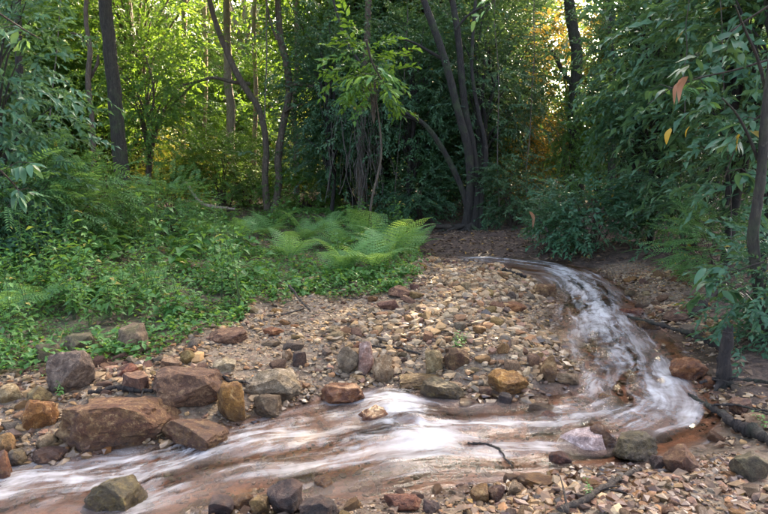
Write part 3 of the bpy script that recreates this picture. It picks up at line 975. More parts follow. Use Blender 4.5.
def gravel(name, label, pts, smin, smax, seed, palw=None, power=2.2, damp=.08):
    r = np.random.default_rng(seed)
    pts = np.asarray(pts)
    if taken:
        tk = np.array(taken)
        keep = np.ones(len(pts), bool)
        for a, b, q in tk[tk[:, 2] > .05]:
            keep &= (pts[:, 0] - a) ** 2 + (pts[:, 1] - b) ** 2 > (q * .7) ** 2
        pts = pts[keep]
    n = len(pts)
    V0s = []
    for q in range(12):
        V, F = ico(1)
        rr = np.random.default_rng(q + 300)
        for n_ in rr.normal(size=(9, 3)):
            n_ /= np.linalg.norm(n_)
            V -= np.maximum(V @ n_ - rr.uniform(.35, .7), 0)[:, None] * n_
        V *= rr.uniform(.8, 1.15, V.shape)
        V0s.append(V * .5)
    V0s = np.array(V0s)
    nv = V0s.shape[1]
    srt = .55 + .75 * np.clip(.5 + 1.1 * fbm(np.c_[pts * 1.1, np.zeros(n)], 2, seed + 7), 0, 1)
    s = (smin + (smax - smin) * r.random(n) ** power) * srt
    sh = V0s[r.integers(0, 12, n)] * (np.stack([r.uniform(.9, 1.6, n), r.uniform(.8, 1.1, n), r.uniform(.45, .9, n)], 1) * s[:, None])[:, None, :]
    a = r.uniform(0, 6.3, n)
    tx = r.normal(scale=.35, size=n)
    ca, sa, cx, sx = np.cos(a), np.sin(a), np.cos(tx), np.sin(tx)
    x, y, z = sh[..., 0], sh[..., 1], sh[..., 2]
    y, z = y * cx[:, None] - z * sx[:, None], y * sx[:, None] + z * cx[:, None]
    x, y = x * ca[:, None] - y * sa[:, None], x * sa[:, None] + y * ca[:, None]
    gz = lookup(ZG, pts[:, 0], pts[:, 1])
    V = np.stack([x + pts[:, 0, None], y + pts[:, 1, None], z + (gz + s * r.uniform(-.05, .2, n))[:, None]], -1).reshape(-1, 3)
    Fq = (F[None] + (np.arange(n) * nv)[:, None, None]).reshape(-1, 3)
    pw = np.ones(len(PAL)) if palw is None else np.array(palw, float)
    tint = PAL[r.choice(len(PAL), n, p=pw / pw.sum())] * r.uniform(.5, 1.3, (n, 1))
    sdv = lookup(SDG, pts[:, 0], pts[:, 1])
    wet = np.clip(sstep(.22, .04, sdv) + (r.random(n) < damp) * .8, 0, 1)
    me = mesh_np(name, V, Fq, GM, {'tint': np.repeat(tint, nv, 0), 'wet': np.repeat(wet, nv)}, False)
    return tag(link(name, me), label, None, None, 'stuff')


def scatter(poly, per_m2, r, near_bias=True):
    lo, hi = poly.min(0), poly.max(0)
    n = int(per_m2 * (hi[0] - lo[0]) * (hi[1] - lo[1]))
    c = r.uniform(lo, hi, (n, 2))
    P = np.c_[c, np.zeros(n)]
    k = inside(poly, c[:, 0] + .12 * fbm(P * 2.5, 2, 61), c[:, 1] + .12 * fbm(P * 2.5, 2, 62))
    return c[k]


r = np.random.default_rng(33)
pb = scatter(BAR, 1100, r)
dens = np.clip(1.5 - pb[:, 1] / 12.0, .4, 1)
gravel('gravel', 'loose tan and rust gravel covering the bar inside the bend', pb[r.random(len(pb)) < dens], .018, .12, 41, [5, 5, 4, 4, 3, 1.5, 1.2, 3, 1.5, 1.5], 3.2)
gravel('shore_gravel', 'wet rusty gravel along the near shore', scatter(NEARSH, 2700, r), .011, .075, 42, [2, 1, 3, 3, 5, 2, 4, .5, 4, 1.5], 3.6, .6)
gravel('shore_stones', 'crowded small wet stones filling the left shore between the boulders', scatter(LEFTSH, 210, r), .03, .13, 45, [3, 1.5, 3, 3, 4, 2, 3, 1, 3, 2], 2.0, .4)
gravel('bank_gravel', 'tan gravel on the right bank and spit', np.vstack([scatter(SPIT, 700, r), scatter(RIGHTB, 520, r)]), .018, .07, 43, [4, 3, 4, 3, 3, 2, 3, 2, 2, 2])
gravel('bed_gravel', 'rusty pebbles on the bed of the stream', scatter(INBED, 620, r), .02, .09, 44, [1, .5, 2, 3, 5, 1, 3, .5, 4, 1])

# ------------------------------------------------------------------ foliage building
def leaf_shape(l, w, fold=.25, curl=.18):
    """base, left, right, mid, tip: four triangles folded along the midrib, drooping towards the tip; grows along +X"""
    V = np.array([[0, 0, 0], [.42 * l, w / 2, fold * w / 2], [.42 * l, -w / 2, fold * w / 2], [.5 * l, 0, -.02 * l], [l, 0, -curl * l]])
    F = np.array([[0, 3, 1], [3, 4, 1], [0, 2, 3], [2, 4, 3]])
    return V, F


def rot_stack(yaw, pit, rol):
    """rotation matrices R = Rz(yaw) Ry(-pit) Rx(rol), arrays of equal length"""
    cy, sy, cp, sp, cr, sr = np.cos(yaw), np.sin(yaw), np.cos(pit), np.sin(pit), np.cos(rol), np.sin(rol)
    z, o = np.zeros_like(cy), np.ones_like(cy)
    Rz = np.stack([cy, -sy, z, sy, cy, z, z, z, o], -1).reshape(-1, 3, 3)
    Ry = np.stack([cp, z, -sp, z, o, z, sp, z, cp], -1).reshape(-1, 3, 3)
    Rx = np.stack([o, z, z, z, cr, -sr, z, sr, cr], -1).reshape(-1, 3, 3)
    return Rz @ Ry @ Rx


SPRAY = {'broad': (.55, 10, .15, .068, 1.0), 'small': (.42, 14, .075, .034, .9), 'tiny': (.36, 18, .05, .022, .8), 'pinnate': (.5, 22, .085, .024, 1.35), 'big': (.8, 12, .24, .11, .9)}


def spray_template(kind, seed):
    L, n, l, w_, spread = SPRAY[kind]
    r = np.random.default_rng(seed)
    t = np.linspace(.12, 1, n)
    if kind == 'pinnate':
        t = np.repeat(np.linspace(.1, 1, n // 2), 2)
    sidev = np.where(np.arange(n) % 2, 1.0, -1.0)
    pos = np.c_[t * L, np.zeros(n), .05 * L * np.sin(t * 2) - .18 * L * t * t]
    yaw = sidev * spread * (1.1 - .55 * t) + r.normal(scale=.12 if kind == 'pinnate' else .25, size=n)
    pit = -.02 + r.normal(scale=.10 if kind == 'pinnate' else .28, size=n) - .15 * t
    rol = sidev * .1 + r.normal(scale=.15 if kind == 'pinnate' else .4, size=n)
    R = rot_stack(yaw, pit, rol)
    V0, F0 = leaf_shape(l, w_, .3, .2 if kind != 'pinnate' else .1)
    sc = r.uniform(.7, 1.15, n)
    if kind == 'pinnate':
        sc = .55 + .6 * np.sin(np.clip(t, .05, 1) * 2.6)
    V = np.einsum('nij,vj->nvi', R, V0) * sc[:, None, None] + pos[:, None, :]
    F = F0[None] + (np.arange(n) * 5)[:, None, None]
    V, F = V.reshape(-1, 3), F.reshape(-1, 3)
    tw = np.array([[0, 0, 0], [.5 * L, 0, .02 * L], [L, 0, -.13 * L]])
    mb = MB()
    mb.tube(tw, [.006, .004, .0025], 3, cap=False)
    tv, tf = mb.V[0], mb.Q[0]
    tf = np.vstack([tf[:, [0, 1, 2]], tf[:, [0, 2, 3]]])
    lid = np.concatenate([np.repeat(np.arange(n), 5), np.full(len(tv), -1)])
    return np.vstack([V, tv]), np.vstack([F, tf + len(V)]), lid, n


def foliage(kind, pos, yaw, pit, rol, scale, seed):
    """merge sprays into V, F and per-leaf random values"""
    r = np.random.default_rng(seed)
    Vs, Fs, A, B = [], [], [], []
    off = 0
    which = r.integers(0, 4, len(pos))
    for q in range(4):
        k = np.nonzero(which == q)[0]
        if not len(k):
            continue
        V0, F0, lid, n = spray_template(kind, 500 + q)
        R = rot_stack(yaw[k], pit[k], rol[k])
        V = np.einsum('nij,vj->nvi', R, V0) * scale[k][:, None, None] + pos[k][:, None, :]
        F = F0[None] + (np.arange(len(k)) * len(V0))[:, None, None] + off
        base = r.random(len(k))
        la = np.clip(.55 * base[:, None] + .45 * r.random((len(k), n)), 0, 1)
        lb = r.random((len(k), n))
        la = np.concatenate([la, np.zeros((len(k), 1))], 1)[:, lid]
        lb = np.concatenate([lb, np.zeros((len(k), 1))], 1)[:, lid]
        Vs.append(V.reshape(-1, 3))
        Fs.append(F.reshape(-1, 3))
        A.append(la.ravel())
        B.append(lb.ravel())
        off += len(k) * len(V0)
    return np.vstack(Vs), np.vstack(Fs), np.concatenate(A), np.concatenate(B)


def crown_variant(kind, nspray, rad, zc, clumps, seed, mat, scale=1.0, stem_r=.02, low=0.0, bark='twig', hollow=.35, droop=.1, trunk=False, clump_r=.30):
    """a plant form growing from the origin: crown of sprays gathered in clumps round (0,0,zc) with radii rad; branches from the foot to the clumps"""
    r = np.random.default_rng(seed)
    rad = np.array(rad, float)
    d = r.normal(size=(clumps, 3))
    d /= np.linalg.norm(d, axis=1)[:, None]
    cc = d * (hollow + (1 - hollow) * r.random((clumps, 1)) ** .5) * rad * .85 + np.array([0, 0, zc])
    cc[:, 2] = np.maximum(cc[:, 2], low)
    k = r.integers(0, clumps, nspray)
    sz = r.uniform(.6, 1.3, clumps)
    p = cc[k] + r.normal(size=(nspray, 3)) * (rad * clump_r * sz[k][:, None]) * np.array([1, 1, .8])
    p[:, 2] = np.maximum(p[:, 2], low + r.random(nspray) * .1)
    out = p - np.array([0, 0, zc]) * 1.0
    out = out / (np.linalg.norm(out, axis=1)[:, None] + 1e-6)
    yaw = np.arctan2(out[:, 1], out[:, 0]) + r.normal(scale=.7, size=nspray)
    pit = np.clip(out[:, 2] * .6, -.12, .8) + r.normal(scale=.35, size=nspray) - droop
    rol = r.normal(scale=.35, size=nspray)
    sc = scale * r.uniform(.75, 1.25, nspray)
    V, F, a, b = foliage(kind, p, yaw, pit, rol, sc, seed + 1)
    crown = mesh_np('crown', V, F, M[mat], {'rnd': a, 'rnd2': b}, False)
    mb = MB()
    for q in range(clumps):
        tip = cc[q]
        if trunk:
            h0 = max(low * .9, tip[2] * r.uniform(.35, .7))
            P = np.array([[0, 0, h0], [tip[0] * .35, tip[1] * .35, h0 + (tip[2] - h0) * .55], tip])
            mb.tube(catmull(P, 4), np.linspace(stem_r * .5, stem_r * .12, 9), 5, cap=False)
        else:
            bx, by = r.normal(scale=.07, size=2)
            P = np.array([[bx, by, -.1], [tip[0] * .25 + bx, tip[1] * .25 + by, tip[2] * .45], [tip[0] * .7, tip[1] * .7, tip[2] * .85], tip])
            mb.tube(catmull(P, 4), np.linspace(stem_r, stem_r * .25, 13), 5, cap=False)
    if trunk:
        top = zc + rad[2] * .7
        wob = r.normal(scale=stem_r * 2.2, size=(5, 2))
        wob[0] = 0
        P = np.c_[wob, np.linspace(-.3, top, 5)]
        mb.tube(catmull(P, 6), np.linspace(stem_r * 1.15, stem_r * .25, 25), 8, .12, seed)
    return crown, mb.mesh('stem', M[bark])


VAR = {}
# understory shrubs from the ground
VAR['shrub_broad'] = [crown_variant('broad', 330, (1.0, 1.0, 1.0), 1.0, 16, 101 + q, 'leaf_broad', 1.0, .016, .05) for q in range(3)]
VAR['shrub_dark'] = [crown_variant('small', 520, (1.0, 1.0, 1.1), 1.05, 18, 111 + q, 'leaf_dark', 1.15, .015, .05) for q in range(3)]
VAR['shrub_mid'] = [crown_variant('small', 480, (1.0, 1.0, 1.0), 1.0, 18, 121 + q, 'leaf_mid', 1.15, .015, .05) for q in range(2)]
VAR['shrub_pinnate'] = [crown_variant('pinnate', 260, (.9, .9, .9), .95, 16, 131 + q, 'leaf_pale', 1.0, .014, .1, droop=.0) for q in range(2)]
VAR['shrub_lime_sunpaint'] = [crown_variant('small', 420, (1.0, 1.0, 1.0), 1.0, 16, 143, 'leaf_lime_sunpaint', 1.1, .012, .1)]
VAR['young_gold_sunpaint'] = [crown_variant('small', 620, (1.3, 1.2, 2.0), 3.0, 24, 145, 'leaf_gold_sunpaint', 1.2, .05, .6, 'bark_brown', trunk=True, droop=.05)]
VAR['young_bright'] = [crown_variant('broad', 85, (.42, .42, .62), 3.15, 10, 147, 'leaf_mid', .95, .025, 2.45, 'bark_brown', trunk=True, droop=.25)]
VAR['shrub_gold_sunpaint'] = [crown_variant('small', 420, (1.0, 1.0, 1.0), 1.0, 16, 141, 'leaf_gold_sunpaint', 1.1, .012, .1)]
# young trees, leafy from low down
VAR['young_dark'] = [crown_variant('small', 900, (1.35, 1.35, 2.3), 3.0, 30, 151 + q, 'leaf_dark', 1.3, .07, .5, 'bark_dark', trunk=True, droop=.05) for q in range(3)]
VAR['young_mid'] = [crown_variant('small', 800, (1.35, 1.35, 2.2), 3.1, 28, 161 + q, 'leaf_mid', 1.35, .065, .7, 'bark_brown', trunk=True, droop=.05) for q in range(3)]
VAR['young_broad'] = [crown_variant('broad', 520, (1.3, 1.3, 2.1), 3.0, 26, 171 + q, 'leaf_broad', 1.05, .06, .5, 'bark_dark', trunk=True, droop=.05) for q in range(2)]
# tall far trees
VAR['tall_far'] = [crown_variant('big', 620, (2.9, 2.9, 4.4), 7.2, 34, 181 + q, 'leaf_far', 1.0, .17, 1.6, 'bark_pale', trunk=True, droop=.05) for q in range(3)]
VAR['tall_mid'] = [crown_variant('broad', 900, (2.4, 2.4, 3.6), 6.4, 34, 191 + q, 'leaf_mid', 1.35, .14, 1.6, 'bark_brown', trunk=True, droop=.05) for q in range(2)]
VAR['tall_dark'] = [crown_variant('broad', 950, (2.3, 2.3, 3.8), 5.6, 34, 196 + q, 'leaf_dark', 1.3, .14, 1.0, 'bark_dark', trunk=True, droop=.05) for q in range(2)]
# crowns high on named trees
VAR['canopy_mid'] = [crown_variant('broad', 800, (3.0, 3.0, 1.7), 0.0, 30, 201, 'leaf_mid', 1.5, .05, -2.0, 'bark_brown', droop=.2)]
VAR['canopy_sunblock'] = [crown_variant('broad', 800, (3.0, 3.0, 1.8), 0.0, 30, 205, 'leaf_dark', 1.5, .05, -2.0, 'bark_dark', droop=.2)]  # dark crown form put up to block the low sun

prng = np.random.default_rng(5)


def plant(var, label, cat, px=None, py=None, loc=None, s=1.0, group=None, name=None, rz=None, q=None, mat=None, tilt=None):
    vs = VAR[var]
    crown, stem = vs[q if q is not None else int(prng.integers(len(vs)))]
    p = at(px, py) if loc is None else np.array([loc[0], loc[1], H(loc[0], loc[1])])
    e = empty(name or cat.replace(' ', '_'), p - np.array([0, 0, .03]), prng.uniform(0, 6.28) if rz is None else rz, s)
    if tilt:
        e.rotation_euler = (tilt[0], tilt[1], e.rotation_euler[2])
    tag(e, label, cat, group)
    link('trunk' if var.startswith(('young', 'tall')) else 'stem', stem, e)
    c = link('crown', crown, e)
    return e


# ------------------------------------------------------------------ named trees
def stem_px(mb, pts, Y0, sides=10, rough=.10, seed=1, foot=None, dY=None):
    """pts: (px, py, width px) along a stem standing at distance Y0"""
    P, R = [], []
    for k, (x, y, w_) in enumerate(pts):
        Y = Y0 + (dY[k] if dY else 0)
        P.append(pix(x, y, Y))
        R.append(w_ * Y / F_PX / 2)
    P, R = np.array(P), np.array(R)
    PR = catmull(np.c_[P, R], 8)
    mb.tube(PR[:, :3], np.maximum(PR[:, 3], .004), sides, rough, seed)
    return PR


def rel(me, base):
    me.transform(Matrix.Translation(-Vector(base)))
    return me


def named_tree(label, base_px, stems, bark, Y=None, limbs=(), roots=0, canopy=None, top=None, seed=1, name='tree', extra=None):
    b = at(*base_px)
    Y0 = Y or b[1]
    if Y:
        d = ray(*base_px)
        b = np.array([d[0] / d[1] * Y, Y, 0.0])
        b[2] = H(b[0], b[1])
    e = empty(name, b)
    tag(e, label, 'tree')
    tops, first = [], None
    for k, pts in enumerate(stems):
        mb = MB()
        pts = list(pts)
        pr = stem_px(mb, pts, Y0, 12, .12, seed + k, dY=[.02 * q * (1 if k % 2 else -1) * Y0 * .15 for q in range(len(pts))])
        # foot below the ground with a flare
        f = pr[0]
        gz = H(f[0], f[1])
        mb.tube(np.array([[f[0] - .02, f[1], gz - .25], [f[0], f[1], (gz + f[2]) / 2], f[:3]]), [f[3] * 1.5, f[3] * 1.18, f[3]], 12, .12, seed + k, cap=False)
        if top:     # goes on above the picture to the crown
            t1, t0 = pr[-1], pr[-6]
            dv = (t1[:3] - t0[:3])
            dv /= np.linalg.norm(dv)
            up = np.array([0, 0, 1.0])
            L = max(1.0, top - t1[2])
            P = catmull([t1[:3], t1[:3] + (dv * .6 + up * .4) * L * .4, t1[:3] + dv * L * .35 + up * L * .65], 6)
            mb.tube(P, np.linspace(t1[3], t1[3] * .5, len(P)), 10, .1, seed, cap=False)
            tops.append(P[-1])
        tr_o = link('trunk', rel(mb.mesh('trunk', M[bark]), b), e)
        first = first or tr_o
    for k, pts in enumerate(limbs):
        mb = MB()
        stem_px(mb, pts, Y0, 6, .1, seed + 40 + k, dY=[-.10 * q for q in range(len(pts))])
        link('limb', rel(mb.mesh('limb', M[bark]), b), first)
    rr = np.random.default_rng(seed)
    for k in range(roots):
        a = rr.uniform(0, 6.28) if roots > 6 else 2 * math.pi * k / roots + rr.normal(scale=.2)
        L = rr.uniform(.5, 1.3)
        P = []
        for t in np.linspace(0, 1, 6):
            x, y = b[0] + math.cos(a + t * .4) * L * t, b[1] + math.sin(a + t * .4) * L * t
            P.append([x, y, H(x, y) + .16 * (1 - t) ** 3 + .015 - .06 * t])
        mb = MB()
        mb.tube(catmull(P, 3), np.linspace(.05, .012, 16), 6, .15, seed + k)
        link('root', rel(mb.mesh('root', M['bark_root']), b), e)
    if canopy and tops:
        for q, tp in enumerate(tops[:1]):
            crown, stem = VAR[canopy][0]
            link('crown', crown, e, Vector(tp - b) + Vector((0, 0, .8)), (0, 0, rr.uniform(0, 6)), rr.uniform(.85, 1.15))
            link('branches', stem, e, Vector(tp - b) + Vector((0, 0, .8)), (0, 0, rr.uniform(0, 6)), .95)
    return e


T_TALL = named_tree('tall straight dark trunk standing in the undergrowth on the left', (128, 226), [[(128, 224, 16.6), (123, 185, 15.1), (117, 120, 13.7), (112, 70, 13.0), (105, 0, 12.2), (102, -40, 11.5)]],
                    'bark_tall', limbs=[[(118, 175, 2.2), (121, 200, 2.2), (123, 222, 2.2)]], canopy='canopy_mid', top=7.6, seed=3)
T_FORK = named_tree('slender brown tree with two stems from one foot and a leaning left fork', (272, 213),
                    [[(268, 213, 7.8), (265, 180, 6.6), (266, 145, 6.2), (260, 112, 6.2), (248, 92, 6.2), (236, 72, 5.9), (224, 45, 5.5), (214, 18, 5.1), (205, -20, 4.7)],
                     [(274, 213, 7.8), (279, 180, 7.0), (278, 158, 7.4), (284, 120, 7.0), (289, 92, 7.0), (286, 62, 6.6), (280, 35, 6.2), (277, -20, 5.9)]], 'bark_brown',
                    limbs=[[(250, 84, 3.9), (232, 82, 3.5), (214, 78, 3.1), (196, 82, 2.3), (180, 86, 1.6)], [(196, 81, 2.3), (184, 94, 2.0), (172, 106, 1.6), (170, 116, 1.1)], [(286, 86, 4.7), (300, 84, 3.9), (320, 89, 3.5), (334, 90, 2.3)],
                           [(284, 112, 3.1), (296, 106, 2.3), (312, 103, 1.6)], [(277, 40, 3.1), (270, 20, 2.3), (264, -10, 2.0)]],
                    canopy='canopy_mid', top=6.8, seed=9)
T_MULTI = named_tree('dark mossy tree with several leaning stems and spreading roots behind the stream', (470, 231),
                     [[(466, 228, 9.6), (470, 190, 8.1), (468, 150, 8.1), (459, 115, 7.4), (449, 75, 7.4), (440, 45, 7.0), (429, 15, 6.7), (417, -20, 5.9)],
                      [(474, 229, 9.6), (476, 190, 8.1), (473, 150, 8.1), (466, 115, 6.7), (462, 80, 6.7), (459, 45, 6.3), (455, 15, 5.9), (448, -20, 5.9)],
                      [(470, 229, 6.7), (464, 195, 5.9), (450, 163, 5.5), (438, 142, 5.2), (424, 124, 4.4), (404, 112, 3.0)],
                      [(479, 229, 5.9), (482, 190, 5.2), (486, 150, 4.4), (478, 110, 3.7), (472, 70, 3.3), (474, 20, 3.0), (478, -20, 3.0)]], 'bark_dark',
                     limbs=[[(447, 62, 3.7), (430, 52, 3.0), (412, 42, 2.2), (396, 38, 1.5)], [(455, 30, 3.0), (470, 14, 2.2), (490, 4, 1.5)], [(424, 125, 3.0), (408, 118, 2.2), (392, 116, 1.5)]],
                     roots=8, canopy=None, top=9, seed=15)
T_THIN = named_tree('thin crooked grey stem left of the tall straight trunk', (92, 205), [[(95, 205, 6), (94, 170, 5), (92, 120, 5), (88, 82, 5), (90, 50, 4.5), (86, 20, 4), (87, -20, 4)]],
                    'bark_brown', Y=13.2, limbs=[[(90, 78, 3.5), (97, 65, 3), (98, 55, 2)], [(87, 45, 2.5), (78, 35, 2), (70, 33, 1.5)]], canopy='canopy_mid', top=8, seed=21)
T_EDGE = named_tree('dark slim trunk near the left edge behind glossy leaves', (20, 215), [[(20, 215, 8), (19, 150, 7), (20, 90, 7), (18, 30, 6.5), (17, -20, 6)]],
                    'bark_dark', Y=11.5, limbs=[[(20, 92, 4), (28, 80, 3.5), (36, 70, 3)]], canopy=None, top=9, seed=23)
T_RIGHT = named_tree('smooth grey-brown trunk curving up the right edge of the picture', (764, 345),
                     [[(768, 348, 11.1), (762, 310, 10.4), (756, 270, 10.0), (753, 235, 10.0), (758, 200, 9.6), (762, 165, 8.9), (765, 120, 8.1), (772, 60, 7.4), (780, -20, 6.7)]],
                     'bark_tall', limbs=[[(762, 170, 3.7), (748, 135, 3.0), (735, 112, 2.2), (722, 98, 1.5)], [(768, 100, 3.7), (758, 60, 3.0), (745, 30, 2.2), (735, 5, 1.5)]], top=5.5, seed=31)
for lab, base, pts, Y in (
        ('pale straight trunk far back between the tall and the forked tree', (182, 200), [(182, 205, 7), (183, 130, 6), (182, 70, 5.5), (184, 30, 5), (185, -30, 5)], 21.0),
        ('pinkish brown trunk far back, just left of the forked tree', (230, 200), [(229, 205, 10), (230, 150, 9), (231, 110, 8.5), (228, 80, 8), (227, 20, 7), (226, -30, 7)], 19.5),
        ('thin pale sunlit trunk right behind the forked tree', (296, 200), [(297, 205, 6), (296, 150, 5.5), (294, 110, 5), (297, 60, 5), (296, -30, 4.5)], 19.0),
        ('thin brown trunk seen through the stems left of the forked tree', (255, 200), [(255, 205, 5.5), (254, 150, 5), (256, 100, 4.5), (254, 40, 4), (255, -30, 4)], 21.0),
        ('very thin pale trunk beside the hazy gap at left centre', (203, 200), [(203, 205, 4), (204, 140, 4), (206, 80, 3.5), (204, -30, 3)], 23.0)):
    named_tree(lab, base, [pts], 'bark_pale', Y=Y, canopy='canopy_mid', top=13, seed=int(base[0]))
named_tree('thick dark trunk in the shade above the sunlit thicket at right', (578, 215), [[(580, 225, 13), (577, 170, 12), (573, 110, 11), (577, 60, 11), (570, 10, 10), (566, -30, 10)]], 'bark_tall', Y=16.5,
           limbs=[[(575, 90, 5), (562, 70, 4), (552, 50, 3)], [(576, 130, 4), (590, 112, 3), (600, 96, 2)]], canopy='canopy_sunblock', top=7.2, seed=71)  # crown added to stop low sun reaching the foreground
named_tree('added slender tree with a high crown blocking the low sun beyond the golden thicket', (596, 214), [[(596, 226, 8), (598, 170, 7), (602, 100, 7), (604, 40, 6), (608, -30, 6)]], 'bark_tall', Y=17.8, canopy='canopy_sunblock', top=6.6, seed=74)  # tree added so its crown keeps sun patches off the stream
named_tree('slim dark trunk rising behind the shrub at right of the dark thick trunk', (612, 215), [[(612, 228, 9), (612, 160, 8), (616, 100, 8), (612, 40, 7), (610, -30, 7)]], 'bark_dark', Y=14.0, canopy=None, top=10, seed=77)
named_tree('vine-hung trunk in the centre behind the ferns', (362, 212), [[(362, 214, 8), (361, 170, 7.5), (363, 120, 7), (366, 60, 6.5), (370, -30, 6)]], 'bark_brown', Y=15.0, canopy=None, top=10, seed=83)

# ------------------------------------------------------------------ understory, placed one by one
# right side
plant('shrub_broad', 'glossy broad-leaved shrub at the foot of the curving right-edge trunk', 'shrub', 768, 340, s=(.5, .5, .5))
plant('shrub_pinnate', 'feathery light green shrub over the right bank below the dark hollow', 'shrub', 712, 280, s=(.6, .6, .48))
plant('young_broad', 'tall broad-leaved sapling over the right bank behind the curving trunk', 'young tree', 762, 288, s=(.85, .85, .95))
plant('young_broad', 'dark glossy sapling right of the dark hollow beyond the gravel spit', 'young tree', 722, 266, s=(1.0, 1.0, 1.1))
plant('young_broad', 'tall blue-green sapling on the far bank left of the dark hollow', 'young tree', 648, 246, s=(.78, .78, 1.0), q=0)
plant('young_dark', 'dense blue-green young tree behind the far bank at right', 'young tree', 632, 236, s=(.75, .75, 1.05))
plant('shrub_broad', 'leafy dark shrub overhanging the far water left of the hollow', 'shrub', 592, 252, s=(.7, .6, .62))
plant('shrub_broad', 'low glossy shrub on the far waterline under the withered leaf', 'shrub', 552, 250, s=(.5, .45, .42))
plant('shrub_dark', 'dark shrub in the shade right of the dark hollow', 'shrub', 690, 250, s=(.9, .8, .9))
plant('young_dark', 'dark young tree closing the back of the hollow at right', 'young tree', loc=(7.2, 13.6), s=(1.1, 1.1, 1.0))
plant('young_dark', 'dark young tree at the right edge, behind the curving trunk', 'young tree', loc=(6.2, 8.6), s=(1.0, 1.0, 1.05))
# left side
plant('young_broad', 'glossy blue-green sapling at the left edge of the picture', 'young tree', 4, 262, s=(.75, .75, .92), q=1)
plant('shrub_broad', 'broad-leaved shrub below the sapling at the left edge', 'shrub', 14, 262, s=(.62, .6, .6))
plant('shrub_pinnate', 'feathery bushy sapling in front of the thin crooked stem', 'shrub', 62, 256, s=(.85, .8, .85))
plant('shrub_pinnate', 'feathery shrub at the left, leaning over the weeds', 'shrub', 30, 262, s=(.8, .75, .85))
plant('shrub_mid', 'leafy bush right beside the foot of the tall straight trunk', 'shrub', 104, 243, s=(.7, .65, .55))
plant('shrub_pinnate', 'light green feathery bush right of the tall straight trunk', 'shrub', 172, 238, s=(.75, .75, .65))
plant('shrub_mid', 'rounded pale bush in the middle distance left of the forked tree', 'shrub', 224, 208, s=(1.25, 1.2, 1.0))
plant('shrub_lime_sunpaint', 'bush painted with yellowish sunlight in the middle distance right of the tall trunk', 'shrub', 178, 209, s=(.95, .9, 1.15))
plant('shrub_pinnate', 'feathery pale bush behind the forked tree foot', 'shrub', 246, 206, s=(1.3, 1.2, 1.1))
plant('shrub_mid', 'green bush right of the forked tree foot', 'shrub', 304, 211, s=(.85, .8, .62))
plant('young_mid', 'bushy young tree with dense dark green leaves right of the tall trunk', 'young tree', 152, 213, s=(.85, .85, 1.0))
plant('young_mid', 'bushy young tree behind the thin crooked stem', 'young tree', 74, 213, s=(.95, .95, 1.05))
plant('young_mid', 'bushy young tree filling the upper left behind the slim dark trunk', 'young tree', 40, 212, s=(1.0, 1.0, 1.1))
plant('young_dark', 'dark young tree at the far left behind the glossy sapling', 'young tree', loc=(-9.2, 12.5), s=(1.1, 1.1, 1.1))
# centre
plant('young_dark', 'dark dense young tree beside the vine curtain', 'young tree', 330, 214, s=(.75, .75, 1.0))
plant('young_bright', 'young tree with bright drooping leaves in front of the vine-hung trunk', 'young tree', loc=(pix(374, 200, 11)[0], 11.0), s=1.0)
plant('young_dark', 'dark small-leaved tree left of the many-stemmed tree', 'young tree', 412, 219, s=(.9, .9, 1.0))
plant('young_dark', 'dark small-leaved tree right behind the many-stemmed tree', 'young tree', loc=(2.3, 14.6), s=(.95, .95, 1.05))
plant('shrub_dark', 'dark low thicket bush left of the many-stemmed tree foot', 'shrub', 420, 222, s=(.95, .8, .72))
plant('shrub_dark', 'dark low bush right of the many-stemmed tree foot', 'shrub', 512, 226, s=(.9, .8, .75))
plant('young_gold_sunpaint', 'bush painted with golden sunlight deep in the thicket at right of centre', 'young tree', loc=(5.25, 17.6), s=(1.0, .9, 1.05))
plant('shrub_gold_sunpaint', 'smaller bush painted with golden sunlight behind the many-stemmed tree', 'shrub', loc=(4.0, 17.8), s=(.8, .8, 1.35))
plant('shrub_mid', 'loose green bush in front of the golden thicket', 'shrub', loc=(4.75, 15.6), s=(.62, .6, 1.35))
plant('shrub_lime_sunpaint', 'bush painted with yellow sunlight glimpsed beyond the forked tree', 'shrub', loc=(-3.3, 25.0), s=(1.2, 1.2, 2.0))

# thicket and forest behind, in rows
ZN = [(-200, 70, 'at the far left behind the slim dark trunk'), (70, 150, 'behind the tall straight trunk'), (150, 265, 'in the bright gap left of the forked tree'), (265, 345, 'behind the forked tree'),
      (345, 430, 'behind the vine curtain'), (430, 520, 'behind the many-stemmed tree'), (520, 600, 'behind the golden sunlit bush'), (600, 990, 'behind the right bank')]


def zn(px):
    for a, b, s in ZN:
        if a <= px < b:
            return s
    return ZN[-1][2]


rr = np.random.default_rng(88)
# lanes without tall trees, where the low sun comes in
GAPS = [(5.3, 18.0, 2.6), (-3.8, 24.0, 1.8)]


def in_gap(x, y, g):
    dx, dy = math.sin(SUN_AZ), math.cos(SUN_AZ)
    t = (x - g[0]) * dx + (y - g[1]) * dy
    return 0.8 < t < 36 and abs((x - g[0]) * dy - (y - g[1]) * dx) < g[2]


def row(var, xs, y0, y1, s0, s1, what, cat):
    for px in xs:
        Y = rr.uniform(y0, y1)
        p = px + rr.uniform(-12, 12)
        d = ray(p, 200)
        s = rr.uniform(s0, s1)
        X = d[0] / d[1] * Y
        if not var.startswith('shrub') and any(in_gap(X, Y, g) for g in GAPS):
            continue
        plant(var, f'{what} {zn(p)}', cat, loc=(d[0] / d[1] * Y, Y), s=(s, s, s * rr.uniform(.9, 1.1)), group=f'{what}{"es" if what.endswith("bush") else "s"} {zn(p)}')


